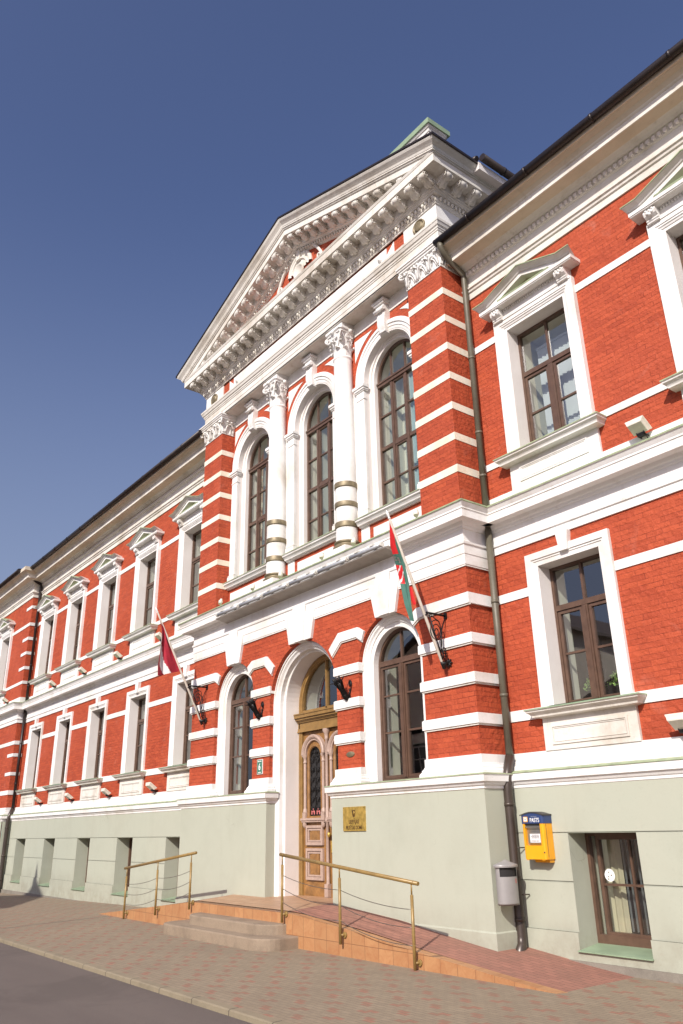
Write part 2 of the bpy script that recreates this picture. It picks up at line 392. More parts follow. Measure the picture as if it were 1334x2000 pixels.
# ------------------------------------------------------------------ mesh builder
ORIG = {}
class MB:
    def __init__(s):
        s.v = []; s.f = []; s.mi = []; s.sm = []
    def face(s, pts, m=0, sm=False):
        i = len(s.v); s.v += [tuple(p) for p in pts]
        s.f.append(tuple(range(i, i + len(pts)))); s.mi.append(m); s.sm.append(sm)
    def box(s, x0, x1, y0, y1, z0, z1, m=0):
        i = len(s.v)
        s.v += [(x0, y0, z0), (x1, y0, z0), (x1, y1, z0), (x0, y1, z0), (x0, y0, z1), (x1, y0, z1), (x1, y1, z1), (x0, y1, z1)]
        for q in ((0, 1, 5, 4), (1, 2, 6, 5), (2, 3, 7, 6), (3, 0, 4, 7), (4, 5, 6, 7), (3, 2, 1, 0)):
            s.f.append(tuple(i + a for a in q)); s.mi.append(m); s.sm.append(False)
    def grid(s, rows, m=0, sm=True, closed=False, matf=None):
        i = len(s.v); nr = len(rows); nc = len(rows[0])
        for r in rows: s.v += [tuple(p) for p in r]
        for a in range(nr - 1):
            for b in range(nc if closed else nc - 1):
                b2 = (b + 1) % nc
                s.f.append((i + a * nc + b, i + a * nc + b2, i + (a + 1) * nc + b2, i + (a + 1) * nc + b))
                s.mi.append(matf(a, b) if matf else m); s.sm.append(sm)
    def prism(s, poly, y0, y1, m=0, axis='y'):
        """polygon given in the plane across 'axis', extruded from y0 to y1"""
        def P(q, t):
            if axis == 'y': return (q[0], t, q[1])
            if axis == 'x': return (t, q[0], q[1])
            return (q[0], q[1], t)
        n = len(poly); i = len(s.v)
        s.v += [P(q, y0) for q in poly] + [P(q, y1) for q in poly]
        s.f.append(tuple(range(i, i + n))); s.mi.append(m); s.sm.append(False)
        s.f.append(tuple(range(i + 2 * n - 1, i + n - 1, -1))); s.mi.append(m); s.sm.append(False)
        for a in range(n):
            b = (a + 1) % n
            s.f.append((i + a, i + b, i + n + b, i + n + a)); s.mi.append(m); s.sm.append(False)
    def lathe(s, prof, c, n=24, m=0, a0=0.0, a1=2 * pi, sm=True):
        closed = abs(a1 - a0 - 2 * pi) < 1e-6
        k = n if closed else n + 1
        rows = [[(c[0] + r * cos(a0 + (a1 - a0) * j / n), c[1] + r * sin(a0 + (a1 - a0) * j / n), c[2] + z) for j in range(k)] for r, z in prof]
        s.grid(rows, m, sm, closed)
    def tube(s, pts, r, n=8, m=0, caps=True, sm=True):
        pts = [Vector(p) for p in pts]
        rr = r if isinstance(r, (list, tuple)) else [r] * len(pts)
        rows = []; prev = None
        for i, p in enumerate(pts):
            d = (pts[min(i + 1, len(pts) - 1)] - pts[max(i - 1, 0)]).normalized()
            if prev is None:
                u = d.orthogonal().normalized()
            else:
                u = (prev - d * prev.dot(d)).normalized()
            prev = u; w = d.cross(u)
            rows.append([p + (u * cos(2 * pi * j / n) + w * sin(2 * pi * j / n)) * rr[i] for j in range(n)])
        s.grid(rows, m, sm, True)
        if caps:
            s.face(rows[0], m); s.face(rows[-1], m)
    def plan(s, path, prof, m=0, caps=False, matf=None):
        """profile of (outward, z) swept along a plan path of right-angled corners; outward is to the right of travel"""
        n = len(path); offs = []
        for i in range(n):
            ns = []
            if i > 0: ns.append((path[i][0] - path[i - 1][0], path[i][1] - path[i - 1][1]))
            if i < n - 1: ns.append((path[i + 1][0] - path[i][0], path[i + 1][1] - path[i][1]))
            o = Vector((0, 0)); seen = []
            for dx, dy in ns:
                l = sqrt(dx * dx + dy * dy); q = (round(dy / l, 3), round(-dx / l, 3))
                if q not in seen: seen.append(q); o += Vector(q)
            offs.append(o)
        rows = [[(path[i][0] + offs[i].x * e, path[i][1] + offs[i].y * e, z) for i in range(n)] for e, z in prof]
        s.grid(rows, m, False, False, matf)
        if caps:
            for i in (0, n - 1): s.face([r[i] for r in rows], m)
    def arch(s, cx, zs, z0, prof, n=24, m=0, matf=None, a0=0.0, a1=pi):
        """profile of (radius, y) swept round an arch: jamb, semicircle, jamb"""
        rows = []
        for r, y in prof:
            row = []
            if z0 is not None and a1 > pi - 1e-6: row.append((cx - r, y, z0))
            for j in range(n + 1):
                a = a1 + (a0 - a1) * j / n
                row.append((cx + r * cos(a), y, zs + r * sin(a)))
            if z0 is not None and a0 < 1e-6: row.append((cx + r, y, z0))
            rows.append(row)
        s.grid(rows, m, False, False, matf)
    def rect(s, cx, hw, z0, z1, prof, m=0, matf=None):
        """profile of (offset from opening, y) swept round three sides of a rectangle"""
        rows = [[(cx - hw - o, y, z0), (cx - hw - o, y, z1 + o), (cx + hw + o, y, z1 + o), (cx + hw + o, y, z0)] for o, y in prof]
        s.grid(rows, m, False, False, matf)
    def frame(s, x0, x1, z0, z1, w, y0, y1, m=0):
        s.box(x0, x0 + w, y0, y1, z0, z1, m); s.box(x1 - w, x1, y0, y1, z0, z1, m)
        s.box(x0 + w, x1 - w, y0, y1, z0, z0 + w, m); s.box(x0 + w, x1 - w, y0, y1, z1 - w, z1, m)
    def ball(s, c, r, n=10, m=0, sq=(1, 1, 1)):
        rows = [[(c[0] + sq[0] * r * sin(pi * i / (n // 2 + 1)) * cos(2 * pi * j / n), c[1] + sq[1] * r * sin(pi * i / (n // 2 + 1)) * sin(2 * pi * j / n), c[2] + sq[2] * r * cos(pi * i / (n // 2 + 1))) for j in range(n)] for i in range(n // 2 + 2)]
        s.grid(rows, m, True, True)
    def build(s, name, mats, parent=None, origin=None, tag=None):
        if isinstance(mats, str): mats = [mats]
        if origin is None: origin = ORIG[parent.name] if parent else (0, 0, 0)
        me = bpy.data.meshes.new(name)
        me.from_pydata([(a - origin[0], b - origin[1], c - origin[2]) for a, b, c in s.v], [], s.f)
        for k in mats: me.materials.append(M[k])
        me.polygons.foreach_set('material_index', s.mi)
        me.polygons.foreach_set('use_smooth', s.sm)
        bm = bmesh.new(); bm.from_mesh(me)
        bmesh.ops.remove_doubles(bm, verts=bm.verts, dist=0.00005)
        bmesh.ops.recalc_face_normals(bm, faces=bm.faces)
        bm.to_mesh(me); bm.free()
        me.update()
        o = bpy.data.objects.new(name, me); COL.objects.link(o)
        ORIG[o.name] = origin
        if parent:
            o.parent = parent
            po = ORIG[parent.name]
            o.location = (origin[0] - po[0], origin[1] - po[1], origin[2] - po[2])
        else: o.location = origin
        if tag: label(o, *tag)
        return o

def label(o, lab, cat, group=None, kind=None):
    if lab: o['label'] = lab
    if cat: o['category'] = cat
    if group: o['group'] = group
    if kind: o['kind'] = kind
    return o
def empty(name, loc, lab, cat, group=None):
    o = bpy.data.objects.new(name, None); COL.objects.link(o); o.location = loc
    o.empty_display_size = 0.2
    ORIG[o.name] = tuple(loc)
    return label(o, lab, cat, group)
def structure(mb, name, mats):
    o = mb.build(name, mats); o['kind'] = 'structure'; return o
def copy_tree(o, dx=0.0, dy=0.0, dz=0.0, parent=None):
    c = o.copy(); COL.objects.link(c)
    w = ORIG[o.name]; ORIG[c.name] = (w[0] + dx, w[1] + dy, w[2] + dz)
    c.parent = parent if parent is not None else None
    for ch in list(o.children):
        copy_tree(ch, dx, dy, dz, c)
    return c
def dup_part(o, dx=0.0, dy=0.0, dz=0.0):
    c = copy_tree(o, dx, dy, dz, o.parent)
    c.location = (o.location[0] + dx, o.location[1] + dy, o.location[2] + dz)
    return c
def dup_thing(o, loc, lab=None):
    w = ORIG[o.name]
    c = copy_tree(o, loc[0] - w[0], loc[1] - w[1], loc[2] - w[2])
    c.location = loc
    if lab: c['label'] = lab
    return c

def text_mesh(name, body, size, mat, parent, pos, rot=(pi / 2, 0, 0), xs=1.0, depth=0.002, bold=0.0):
    cu = bpy.data.curves.new(name, 'FONT')
    cu.body = body; cu.size = size; cu.align_x = 'CENTER'; cu.align_y = 'CENTER'; cu.extrude = depth; cu.offset = bold
    tmp = bpy.data.objects.new('tmp', cu); COL.objects.link(tmp)
    dg = bpy.context.evaluated_depsgraph_get()
    me = bpy.data.meshes.new_from_object(tmp.evaluated_get(dg))
    bpy.data.objects.remove(tmp); bpy.data.curves.remove(cu)
    R = Matrix.Rotation(rot[2], 4, 'Z') @ Matrix.Rotation(rot[0], 4, 'X') @ Matrix.Diagonal((xs, 1, 1, 1))
    me.transform(R)
    me.materials.clear(); me.materials.append(M[mat])
    o = bpy.data.objects.new(name, me); COL.objects.link(o)
    o.parent = parent
    po = ORIG[parent.name]
    o.location = (pos[0] - po[0], pos[1] - po[1], pos[2] - po[2])
    ORIG[o.name] = pos
    return o

# dimensions read off the photograph (metres, z = 0 at the lens, pavement about -1.85)
W = 5.0            # half width of the projecting centre
D = 0.636          # its projection
A0, SP = 1.655, 3.33   # first window beside it, spacing of the wing windows
PV = -21.64        # corner of the far pavilion
PD = 0.35
XR = 15.5          # right end of the wing
XL = -40.0
PIER = -2.2
GZ = -1.85
LWIN = [-W - A0 - i * SP for i in range(5)]
RWIN = [W + A0 + i * SP for i in range(3)]
PWIN = [-25.05, -28.4]
# ------------------------------------------------------------------ ground
def ground():
    m = MB()
    def gz(x, y):
        z = GZ
        if x < -8: z += (x + 8) * 0.0155
        return z
    xs = [-140, -60, -40, -30, -22, -15, -8, 0, 8, 20, 60, 140]
    ys = [-4.95, -3.0, -1.0, 0.6]
    m.grid([[(x, y, gz(x, y)) for x in xs] for y in ys], 0, False)
    structure(m, 'pavement', 'concrete pavers')
    m = MB()
    zk = lambda x: gz(x, 0)
    m.grid([[(x, y, zk(x) + dz) for x in xs] for y, dz in ((-4.952, 0.004), (-5.06, 0.001), (-5.08, -0.012), (-5.085, -0.30))], 0, False)
    structure(m, 'kerb', 'kerb concrete')
    m = MB()
    m.grid([[(x, y, zk(x) + dz) for x in xs] for y, dz in ((-5.07, -0.062), (-8, -0.03), (-12.6, -0.065))], 0, False)
    structure(m, 'road', 'asphalt')
    m = MB()
    m.grid([[(x, y, zk(x) + dz) for x in xs] for y, dz in ((-12.5, -0.07), (-12.5, 0.02), (-12.65, 0.022), (-15.2, 0.03))], 0, False)
    structure(m, 'pavement', 'concrete pavers')
    m = MB()
    m.face([(-900, -900, -2.75), (900, -900, -2.75), (900, 900, -2.75), (-900, 900, -2.75)])
    structure(m, 'ground', 'asphalt')
ground()

# ------------------------------------------------------------------ the town hall
TH = empty('town_hall', (0, 0, GZ), 'red brick town hall with white bands, a columned centre and a pediment', 'town hall')
WH, WW, CR, BR = 'white painted plaster', 'weathered white plaster', 'cream stripe plaster', 'painted red brick'

def wall_holes(m, x0, x1, z0, z1, y, holes, mat=0):
    xs = sorted(set([x0, x1] + [h[0] for h in holes] + [h[1] for h in holes]))
    zs = sorted(set([z0, z1] + [h[2] for h in holes] + [h[3] for h in holes]))
    xs = [x for x in xs if x0 <= x <= x1]; zs = [z for z in zs if z0 <= z <= z1]
    for a in range(len(xs) - 1):
        for b in range(len(zs) - 1):
            cx = (xs[a] + xs[a + 1]) / 2; cz = (zs[b] + zs[b + 1]) / 2
            if any(h[0] < cx < h[1] and h[2] < cz < h[3] for h in holes): continue
            m.face([(xs[a], y, zs[b]), (xs[a + 1], y, zs[b]), (xs[a + 1], y, zs[b + 1]), (xs[a], y, zs[b + 1])], mat)

UZ = (6.2, 8.77, 0.65)      # upper wing window opening: bottom, top, half width
LZ = (1.735, 4.05, 0.60)    # lower
BZ = (-1.64, -0.10, 0.57)   # basement
def holes_for(cxs):
    h = []
    for c in cxs:
        h.append((c - UZ[2], c + UZ[2], UZ[0], UZ[1])); h.append((c - LZ[2], c + LZ[2], LZ[0], LZ[1]))
    return h
def base_holes(cxs): return [(c - BZ[2], c + BZ[2], BZ[0], BZ[1]) for c in cxs]

for nm, x0, x1, yy, cxs in (('left', PV, -W, 0.0, LWIN), ('right', W, XR, 0.0, RWIN), ('far', XL, PV, -PD, PWIN)):
    m = MB(); wall_holes(m, x0, x1, 0.78, 10.7, yy, holes_for(cxs))
    if nm == 'far': m.face([(PV, -PD, 0.7), (PV, 0.0, 0.7), (PV, 0.0, 10.7), (PV, -PD, 10.7)])
    m.build('wall', BR, TH)
    # white stripes between the window surrounds
    m = MB()
    for z0, z1, hw, e in ((8.70, 8.84, 0.91, .02), (6.13, 6.255, 0.91, .02), (5.33, 5.55, 0.925, .035), (3.59, 3.74, 0.83, .02), (1.59, 1.76, 0.825, .02)):
        ed = [x0] + [v for c in sorted(cxs) for v in (c - hw, c + hw)] + [x1]
        for k in range(0, len(ed), 2):
            xb = ed[k + 1]
            if nm == 'far' and xb < -27: continue
            if xb > ed[k]:
                m = MB(); m.box(ed[k], xb, yy - e, yy + 0.05, z0, z1)
                if nm == 'far' and xb == x1: m = MB(); m.box(ed[k], PV + e, yy - e, 0.03, z0, z1)
                m.build('stripe', WH, TH)
    if nm == 'far':
        for z in (9.49, 8.06, 7.41, 6.76, 3.1, 2.35):
            m = MB(); m.box(PV - 0.75, PV + 0.02, yy - 0.02, 0.03, z, z + 0.13); m.build('block_course', WH, TH)
    # plinth with its grooves and basement windows
    m = MB(); e = -0.10
    def pl(z0, z1, ee):
        wall_holes(m, x0, x1, z0, z1, yy - ee, base_holes(cxs))
    pl(-0.085, 0.58, .10); pl(-0.105, -0.085, .085); pl(-0.745, -0.105, .10); pl(-0.765, -0.745, .085); pl(-1.40, -0.765, .10); pl(-3.0, -1.40, .13)
    for c in cxs:
        if c < -24: continue
        h0, h1, z0, z1 = base_holes([c])[0]
        yb = yy + 0.42
        m.face([(h0, yy - .10, z0), (h0, yb, z0), (h0, yb, z1), (h0, yy - .10, z1)]); m.face([(h1, yy - .10, z0), (h1, yb, z0), (h1, yb, z1), (h1, yy - .10, z1)])
        m.face([(h0, yy - .10, z1), (h1, yy - .10, z1), (h1, yb, z1), (h0, yb, z1)]); m.face([(h0, yy - .13, z0), (h1, yy - .13, z0), (h1, yb, z0), (h0, yb, z0)])
        for hx in (h0, h1): m.face([(hx, yy - .13, z0), (hx, yy - .10, z0), (hx, yy - .10, -1.4), (hx, yy - .13, -1.4)])
    for z in (-0.085, -0.105, -0.745, -0.765):
        pass
    if nm == 'far': m.face([(PV + .1, -PD - .1, -3), (PV + .1, -.05, -3), (PV + .1, -.05, .58), (PV + .1, -PD - .1, .58)])
    m.build('plinth', 'grey green plaster', TH)
    m = MB(); m.box(x0 + (0.2 if nm == 'right' else 0), x1, yy - 0.19 if nm != 'right' else yy - .165, yy, -3.0, -1.745 if nm == 'right' else -1.93)
    m.build('footing', 'rough footing', TH)

# plinth cornice of the wings (white, green metal on top)
def plinth_prof(e0): return [(0.03, 1.09), (0.03, 0.97), (0.05, 0.955), (0.05, 0.91), (0.085, 0.885), (0.085, 0.84), (0.10, 0.83), (e0 + .09, 0.80), (e0 + .095, 0.786), (e0 + .08, 0.782), (e0 + .08, 0.675), (e0 + .055, 0.668), (e0 + .03, 0.62), (e0 + .012, 0.605), (e0 + .012, 0.57), (e0, 0.56)]
mf = lambda a, b: 1 if 6 <= a <= 8 else 0
for path in ([(XL, -PD), (PV, -PD), (PV, 0), (-W, 0)], [(W, 0), (XR, 0)]):
    m = MB(); m.plan(path, plinth_prof(0.10), matf=mf); m.build('plinth_cornice', [WH, 'green sheet metal'], TH)
# middle cornice of the wings
MIDP = [(0, 4.48), (.03, 4.48), (.03, 4.61), (.055, 4.625), (.06, 4.665), (.03, 4.685), (.03, 4.895), (.06, 4.905), (.07, 4.94), (.10, 4.955), (.13, 5.0), (.14, 5.005), (.29, 5.005), (.295, 5.14), (.31, 5.15), (.31, 5.18), (.33, 5.215), (.352, 5.255), (.37, 5.26), (.37, 5.285), (0.0, 5.35)]
mf2 = lambda a, b: 1 if a >= 18 else 0
for path in ([(XL, -PD), (PV, -PD), (PV, 0), (-W, 0)], [(W, 0), (XR, 0)]):
    m = MB(); m.plan(path, MIDP, matf=mf2); m.build('middle_cornice', [WH, 'green sheet metal'], TH)
# eaves of the wings
EAVP = [(0, 10.0), (.03, 10.0), (.03, 10.14), (.06, 10.155), (.07, 10.20), (.10, 10.215), (.10, 10.245), (.03, 10.26), (.03, 10.52), (.07, 10.535), (.07, 10.64), (.13, 10.65), (.16, 10.69), (.22, 10.73), (.24, 10.735)]
EAV2 = [(.24, 10.735), (.48, 10.735), (.50, 10.735), (.50, 10.87), (.53, 10.885), (.545, 10.90)]
EAV3 = [(.545, 10.90), (.60, 10.955), (.68, 10.985), (.70, 11.0), (.73, 11.0), (.73, 11.16)]
for path in ([(XL, -PD), (PV, -PD), (PV, 0), (-W, 0)], [(W + .03, 0), (XR, 0)]):
    m = MB(); m.plan(path, EAVP); m.plan(path, EAV2, 0, False, lambda a, b: 1 if a == 0 else 0); m.plan(path, EAV3, 1)
    for i in range(len(path) - 1):
        (xa, ya), (xb, yb) = path[i], path[i + 1]
        if ya != yb: continue
        n = int((xb - xa) / 0.105)
        if xa < PV - 1: continue
        for k in range(n):
            x = xa + 0.02 + k * 0.105
            m.prism([(x, 10.625), (x + .062, 10.625), (x + .062, 10.565), (x + .048, 10.543), (x + .014, 10.543), (x, 10.565)], ya - .112, ya - .06, 2)
    m.build('eaves_cornice', [WW, 'eaves shade tan', 'lilac white jamb plaster'], TH)
# gutters
def gutter(x0, x1, y):
    m = MB()
    m.tube([(x0, y, 11.125), (x1, y, 11.125)], 0.078, 14)
    x = x0 + 0.9
    while x < x1: m.tube([(x, y, 11.125), (x + 0.05, y, 11.125)], 0.086, 14); x += 1.45
    m.box(x0 - .01, x1, y + 0.02, y + 0.09, 11.15, 11.21)
    m.build('gutter', 'gutter metal', TH)
gutter(W + .05, XR, -0.80); gutter(PV + .02, -W - .05, -0.80); gutter(XL, PV + .06, -0.80 - PD)
# roofs
m = MB()
m.face([(XL, -.75 - PD, 11.17), (PV + .1, -.75 - PD, 11.17), (PV + .1, 7, 14.6), (XL, 7, 14.6)])
m.face([(PV, -.75, 11.17), (-W, -.75, 11.17), (-W, 7, 14.6), (PV, 7, 14.6)])
m.face([(W, -.75, 11.17), (XR, -.75, 11.17), (XR, 7, 14.6), (W, 7, 14.6)])
m.face([(XL, 7, 14.6), (XR, 7, 14.6), (XR, 15, 11), (XL, 15, 11)])
m.build('roof', 'roof tin', TH)
m = MB()
m.face([(XL, 15, -3), (XR, 15, -3), (XR, 15, 11), (XL, 15, 11)])
m.face([(XR, 0, -3), (XR, 15, -3), (XR, 15, 11), (XR, 7, 14.6), (XR, -.0, 11.2)]); m.face([(XL, -PD, -3), (XL, 15, -3), (XL, 15, 11), (XL, 7, 14.6), (XL, -PD, 11.2)])
m.build('wall', BR, TH)
# downpipes
def downpipe(x, y, hopper_y, zb, upper, lower):
    m = MB()
    m.tube([(x + .03, hopper_y, 11.08), (x + .03, hopper_y, 10.98), (x + .01, hopper_y + .12, 10.84), (x, y - .03, 10.60), (x, y, 10.48), (x, y, 5.36)], .062, 12)
    m.tube([(x, y, 5.02), (x, y, 1.02)], .062, 12)
    for z in (8.55, 6.9, 6.0, 3.6, 2.0): m.tube([(x, y, z), (x, y, z + .05)], .07, 12)
    m.tube([(x, y, 4.99), (x, y, 5.06)], [.075, .095], 12)
    p = m.build('downpipe', upper, TH)
    m = MB()
    m.tube([(x, y, 1.05), (x - .0, y - .12, .72), (x + .0, y - .13, .5), (x + .0, y - .13, zb + .25), (x + .02, y - .16, zb + .12), (x + .10, y - .32, zb + .02)], .078, 12)
    for z in (0.3, -.75, zb + .45): m.tube([(x, y - .13, z), (x, y - .13, z + .055)], .087, 12)
    for z in (-.3, -.95): m.tube([(x + .05, y - .13, z), (x + .13, y + .0, z)], .009, 6)
    m.build('pipe_foot', lower, p)
downpipe(W + .14, -.12, -.78, -1.76, 'downpipe metal', 'downpipe brown')
downpipe(PV + .15, -.12, -.80, -2.06, 'gutter metal', 'downpipe brown')

# ---- windows of the wings
def cyma(e0, e1, z0, z1, n=5):
    return [(e0 + (e1 - e0) * (t / n - 0.10 * sin(2 * pi * t / n)), z0 + (z1 - z0) * t / n) for t in range(n + 1)]

def room(cx, hw, z0, z1, y0, yr, yb, mats, hb=0.0):
    m = MB()
    a, b = cx - hw, cx + hw
    for x in (a, b): m.face([(x, y0, z0), (x, yr, z0), (x, yr, z1), (x, y0, z1)], 0)
    for z in (z0, z1): m.face([(a, y0, z), (b, y0, z), (b, yr, z), (a, yr, z)], 0)
    a2, b2 = a - hb, b + hb
    if yb > yr:
        for x in (a2, b2): m.face([(x, yr, z0), (x, yb, z0), (x, yb, z1), (x, yr, z1)], 1)
        for z in (z0, z1): m.face([(a2, yr, z), (b2, yr, z), (b2, yb, z), (a2, yb, z)], 1)
        for xx, xy in ((a2, a), (b, b2)): m.face([(xx, yr, z0), (xy, yr, z0), (xy, yr, z1), (xx, yr, z1)], 1)
    m.face([(a2, yb, z0), (b2, yb, z0), (b2, yb, z1), (a2, yb, z1)], 1)
    return m

def casements(cx, hw, z0, z1, y, zt, zbars, top_mull=True):
    m = MB()
    m.frame(cx - hw, cx + hw, z0, z1, .05, y, y + .09)
    m.box(cx - hw + .05, cx + hw - .05, y - .012, y + .09, zt - .045, zt + .045)
    m.box(cx - .055, cx + .055, y - .008, y + .09, z0 + .05, zt - .045)
    m.box(cx - .022, cx + .022, y - .022, y - .008, z0 + .07, zt - .06)
    if top_mull: m.box(cx - .022, cx + .022, y + .012, y + .075, zt + .045, z1 - .05)
    for s in (-1, 1):
        xa, xb = (cx - hw + .055, cx - .06) if s < 0 else (cx + .06, cx + hw - .055)
        m.frame(xa, xb, z0 + .055, zt - .05, .052, y + .012, y + .075)
        for zb in zbars: m.box(xa + .052, xb - .052, y + .02, y + .07, zb - .018, zb + .018)
    return m
def pane(cx, hw, z0, z1, y):
    m = MB(); m.face([(cx - hw, y, z0), (cx + hw, y, z0), (cx + hw, y, z1), (cx - hw, y, z1)]); return m

def slats(m, x0, x1, z0, z1, y, step=.095, ang=0.5, mat=0):
    x = x0
    while x < x1:
        dx, dy = step * .47 * cos(ang), step * .47 * sin(ang)
        m.face([(x - dx, y - dy, z0), (x + dx, y + dy, z0), (x + dx, y + dy, z1), (x - dx, y - dy, z1)], mat)
        x += step

def upper_window(cx):
    z0, z1, hw = UZ; y = .25
    w = casements(cx, hw, z0, z1, y, 7.86, (7.02,)).build('window', 'window timber', TH, (cx, 0, z0))
    pane(cx, hw - .04, z0 + .04, z1 - .04, y + .045).build('glass', 'window glass', w)
    room(cx, hw - .02, z0, z1, y + .085, .62, .95, None).build('inner_reveal', ['cream inner wall', 'cream inner wall'], w)
    m = MB(); slats(m, cx - .44, cx + .62, z0 + .06, z1 - .30, .60, .098, 0.28); m.box(cx - .50, cx + .63, .57, .63, z1 - .30, z1 - .25)
    m.build('blind', 'blind fabric', w)
    # surround
    m = MB()
    m.rect(cx, hw, z0 - .06, z1, [(.262, 0), (.262, -.10), (.135, -.10), (.125, -.085), (.10, -.085), (.09, -.07), (.06, -.06), (.05, -.045), (.0, -.045)])
    m.rect(cx, hw, z0 - .06, z1, [(0, -.045), (0, y + .02)], 1)
    # frieze with consoles under the little pediment
    m.box(cx - .90, cx + .90, -.115, 0, 8.985, 9.02); m.box(cx - .885, cx + .885, -.10, 0, 9.02, 9.05); m.box(cx - .87, cx + .87, -.085, 0, 9.05, 9.215)
    for k in range(26): m.box(cx - .63 + k * .0495, cx - .603 + k * .0495, -.115, -.08, 9.165, 9.21)
    for s in (-1, 1):
        c = cx + s * .76
        prof = [(-.085, 8.985), (-.15, 8.99), (-.155, 9.01), (-.14, 9.02), (-.165, 9.03), (-.165, 9.05), (-.15, 9.06), (-.18, 9.07), (-.215, 9.10), (-.235, 9.15), (-.225, 9.20), (-.21, 9.215), (-.085, 9.215)]
        m.prism(prof, c - .105, c + .105, 0, 'x')
        for a, b in ((-.04, 9.13), (.04, 9.13), (0, 9.17), (0, 9.10), (-.055, 9.18), (.055, 9.18)): m.ball((c + a, -.225, b), .026, 8)
    sur = m.build('surround', [WH, 'lilac white jamb plaster'], w)
    m = MB()
    # horizontal corona, shoulders and raking cyma
    m.box(cx - 1.07, cx + 1.07, -.265, 0, 9.215, 9.235); m.box(cx - 1.085, cx + 1.085, -.28, 0, 9.235, 9.305)
    poly = [(-1.145, 9.395), (-.865, 9.395), (0, 9.70), (.865, 9.395), (1.145, 9.395)]
    prof = [(-.0, .03), (-.40, .016), (-.405, -.006), (-.395, -.012), (-.355, -.028), (-.315, -.052), (-.297, -.078), (-.285, -.08), (-.272, -.082), (-.272, -.165), (-.10, -.165)]
    rows = []
    for (yy, dz) in prof:
        sh = max(0.0, yy + .405) * .62 if dz > -.1 else .085
        rows.append([(cx + px - (sh if i == 4 else -sh if i == 0 else 0), yy, pz + dz) for i, (px, pz) in enumerate(poly)])
    m.grid(rows, 0, False, False, lambda a, b: 1 if a <= 2 else 0)
    for side in (0, 4): m.face([r[side] for r in rows] + [(rows[-1][side][0], 0, rows[-1][side][2]), (rows[0][side][0], 0, rows[0][side][2])], 0)
    m.face([(cx - .86, -.12, 9.305), (cx + .86, -.12, 9.305), (cx, -.12, 9.56)], 2)
    m.prism([(cx - .62, 9.305), (cx + .62, 9.305), (cx + .60, 9.335), (cx - .60, 9.335)], -.285, -.12, 1)
    m.build('window_pediment', [WH, 'green sheet metal', 'mossy plaster'], w)
    m = MB()
    sp = [(.0, 6.16), (-.285, 6.145), (-.29, 6.125), (-.27, 6.12), (-.265, 6.09), (-.225, 6.065), (-.205, 6.035), (-.20, 6.01), (-.06, 6.0), (0, 6.0)]
    for k in range(len(sp) - 1):
        (ya, za), (yb, zb) = sp[k], sp[k + 1]
        xa = .93 + max(0, -ya - .06) * .78; xb = .93 + max(0, -yb - .06) * .78
        m.face([(cx - xa, ya, za), (cx + xa, ya, za), (cx + xb, yb, zb), (cx - xb, yb, zb)], 1 if k < 2 else 0)
        for s in (-1, 1): m.face([(cx + s * xa, ya, za), (cx + s * xb, yb, zb), (cx + s * xb, 0, zb), (cx + s * xa, 0, za)], 1 if k < 2 else 0)
    m.face([(cx - hw, -.2, 6.155), (cx + hw, -.2, 6.155), (cx + hw, .27, 6.21), (cx - hw, .27, 6.21)], 1)
    m.box(cx - .93, cx + .93, -.05, 0, 5.345, 6.0)
    m.frame(cx - .715, cx + .715, 5.64, 5.92, .028, -.066, -.05); m.frame(cx - .675, cx + .675, 5.68, 5.88, .012, -.06, -.05)
    m.build('sill', [WH, 'green sheet metal'], w)
    return w

def lower_window(cx, open_sash=False):
    z0, z1, hw = LZ; y = .28
    w = casements(cx, hw, z0, z1, y, 3.34, (2.58,)).build('window', 'window timber', TH, (cx, 0, z0))
    pane(cx, hw - .04, z0 + .04, z1 - .04, y + .045).build('glass', 'window glass', w)
    room(cx, hw - .02, z0, z1, y + .085, .66, 2.2, None, .5).build('inner_reveal', ['cream inner wall', 'dark room'], w)
    m = MB()
    m.rect(cx, hw, z0 - .03, z1, [(.225, 0), (.225, -.06), (.115, -.06), (.105, -.04), (.08, -.04), (.07, -.025), (.0, -.02)])
    m.rect(cx, hw, z0 - .03, z1, [(0, -.02), (0, y + .02)], 1)
    m.prism([(cx - .075, 4.15), (cx + .075, 4.15), (cx + .12, 4.48), (cx - .12, 4.48)], -.10, 0, 0)
    for s in (-1, 1): m.prism([(cx + s * .06, z0 - .02), (cx + s * .12, z0 - .02), (cx + s * .115, z0 + .10), (cx + s * .085, z0 + .14), (cx + s * .06, z0 + .10)][::s], -.0, .001, 0) if False else None
    m.build('surround', [WH, 'lilac white jamb plaster'], w)
    m = MB()
    sp = [(.0, 1.735), (-.255, 1.715), (-.26, 1.695), (-.24, 1.69), (-.235, 1.665), (-.20, 1.645), (-.17, 1.615), (-.165, 1.59), (-.06, 1.575), (0, 1.575)]
    for k in range(len(sp) - 1):
        (ya, za), (yb, zb) = sp[k], sp[k + 1]
        xa = .85 + max(0, -ya - .06) * .9; xb = .85 + max(0, -yb - .06) * .9
        m.face([(cx - xa, ya, za), (cx + xa, ya, za), (cx + xb, yb, zb), (cx - xb, yb, zb)], 1 if k < 2 else 0)
        for s in (-1, 1): m.face([(cx + s * xa, ya, za), (cx + s * xb, yb, zb), (cx + s * xb, 0, zb), (cx + s * xa, 0, za)], 1 if k < 2 else 0)
    m.face([(cx - hw, -.2, 1.732), (cx + hw, -.2, 1.732), (cx + hw, .30, 1.752), (cx - hw, .30, 1.752)], 1)
    m.box(cx - .835, cx + .835, -.05, 0, 1.085, 1.575)
    m.frame(cx - .68, cx + .68, 1.165, 1.455, .03, -.068, -.05); m.frame(cx - .64, cx + .64, 1.205, 1.415, .012, -.06, -.05)
    m.build('sill', [WW, 'mint sheet metal'], w)
    return w

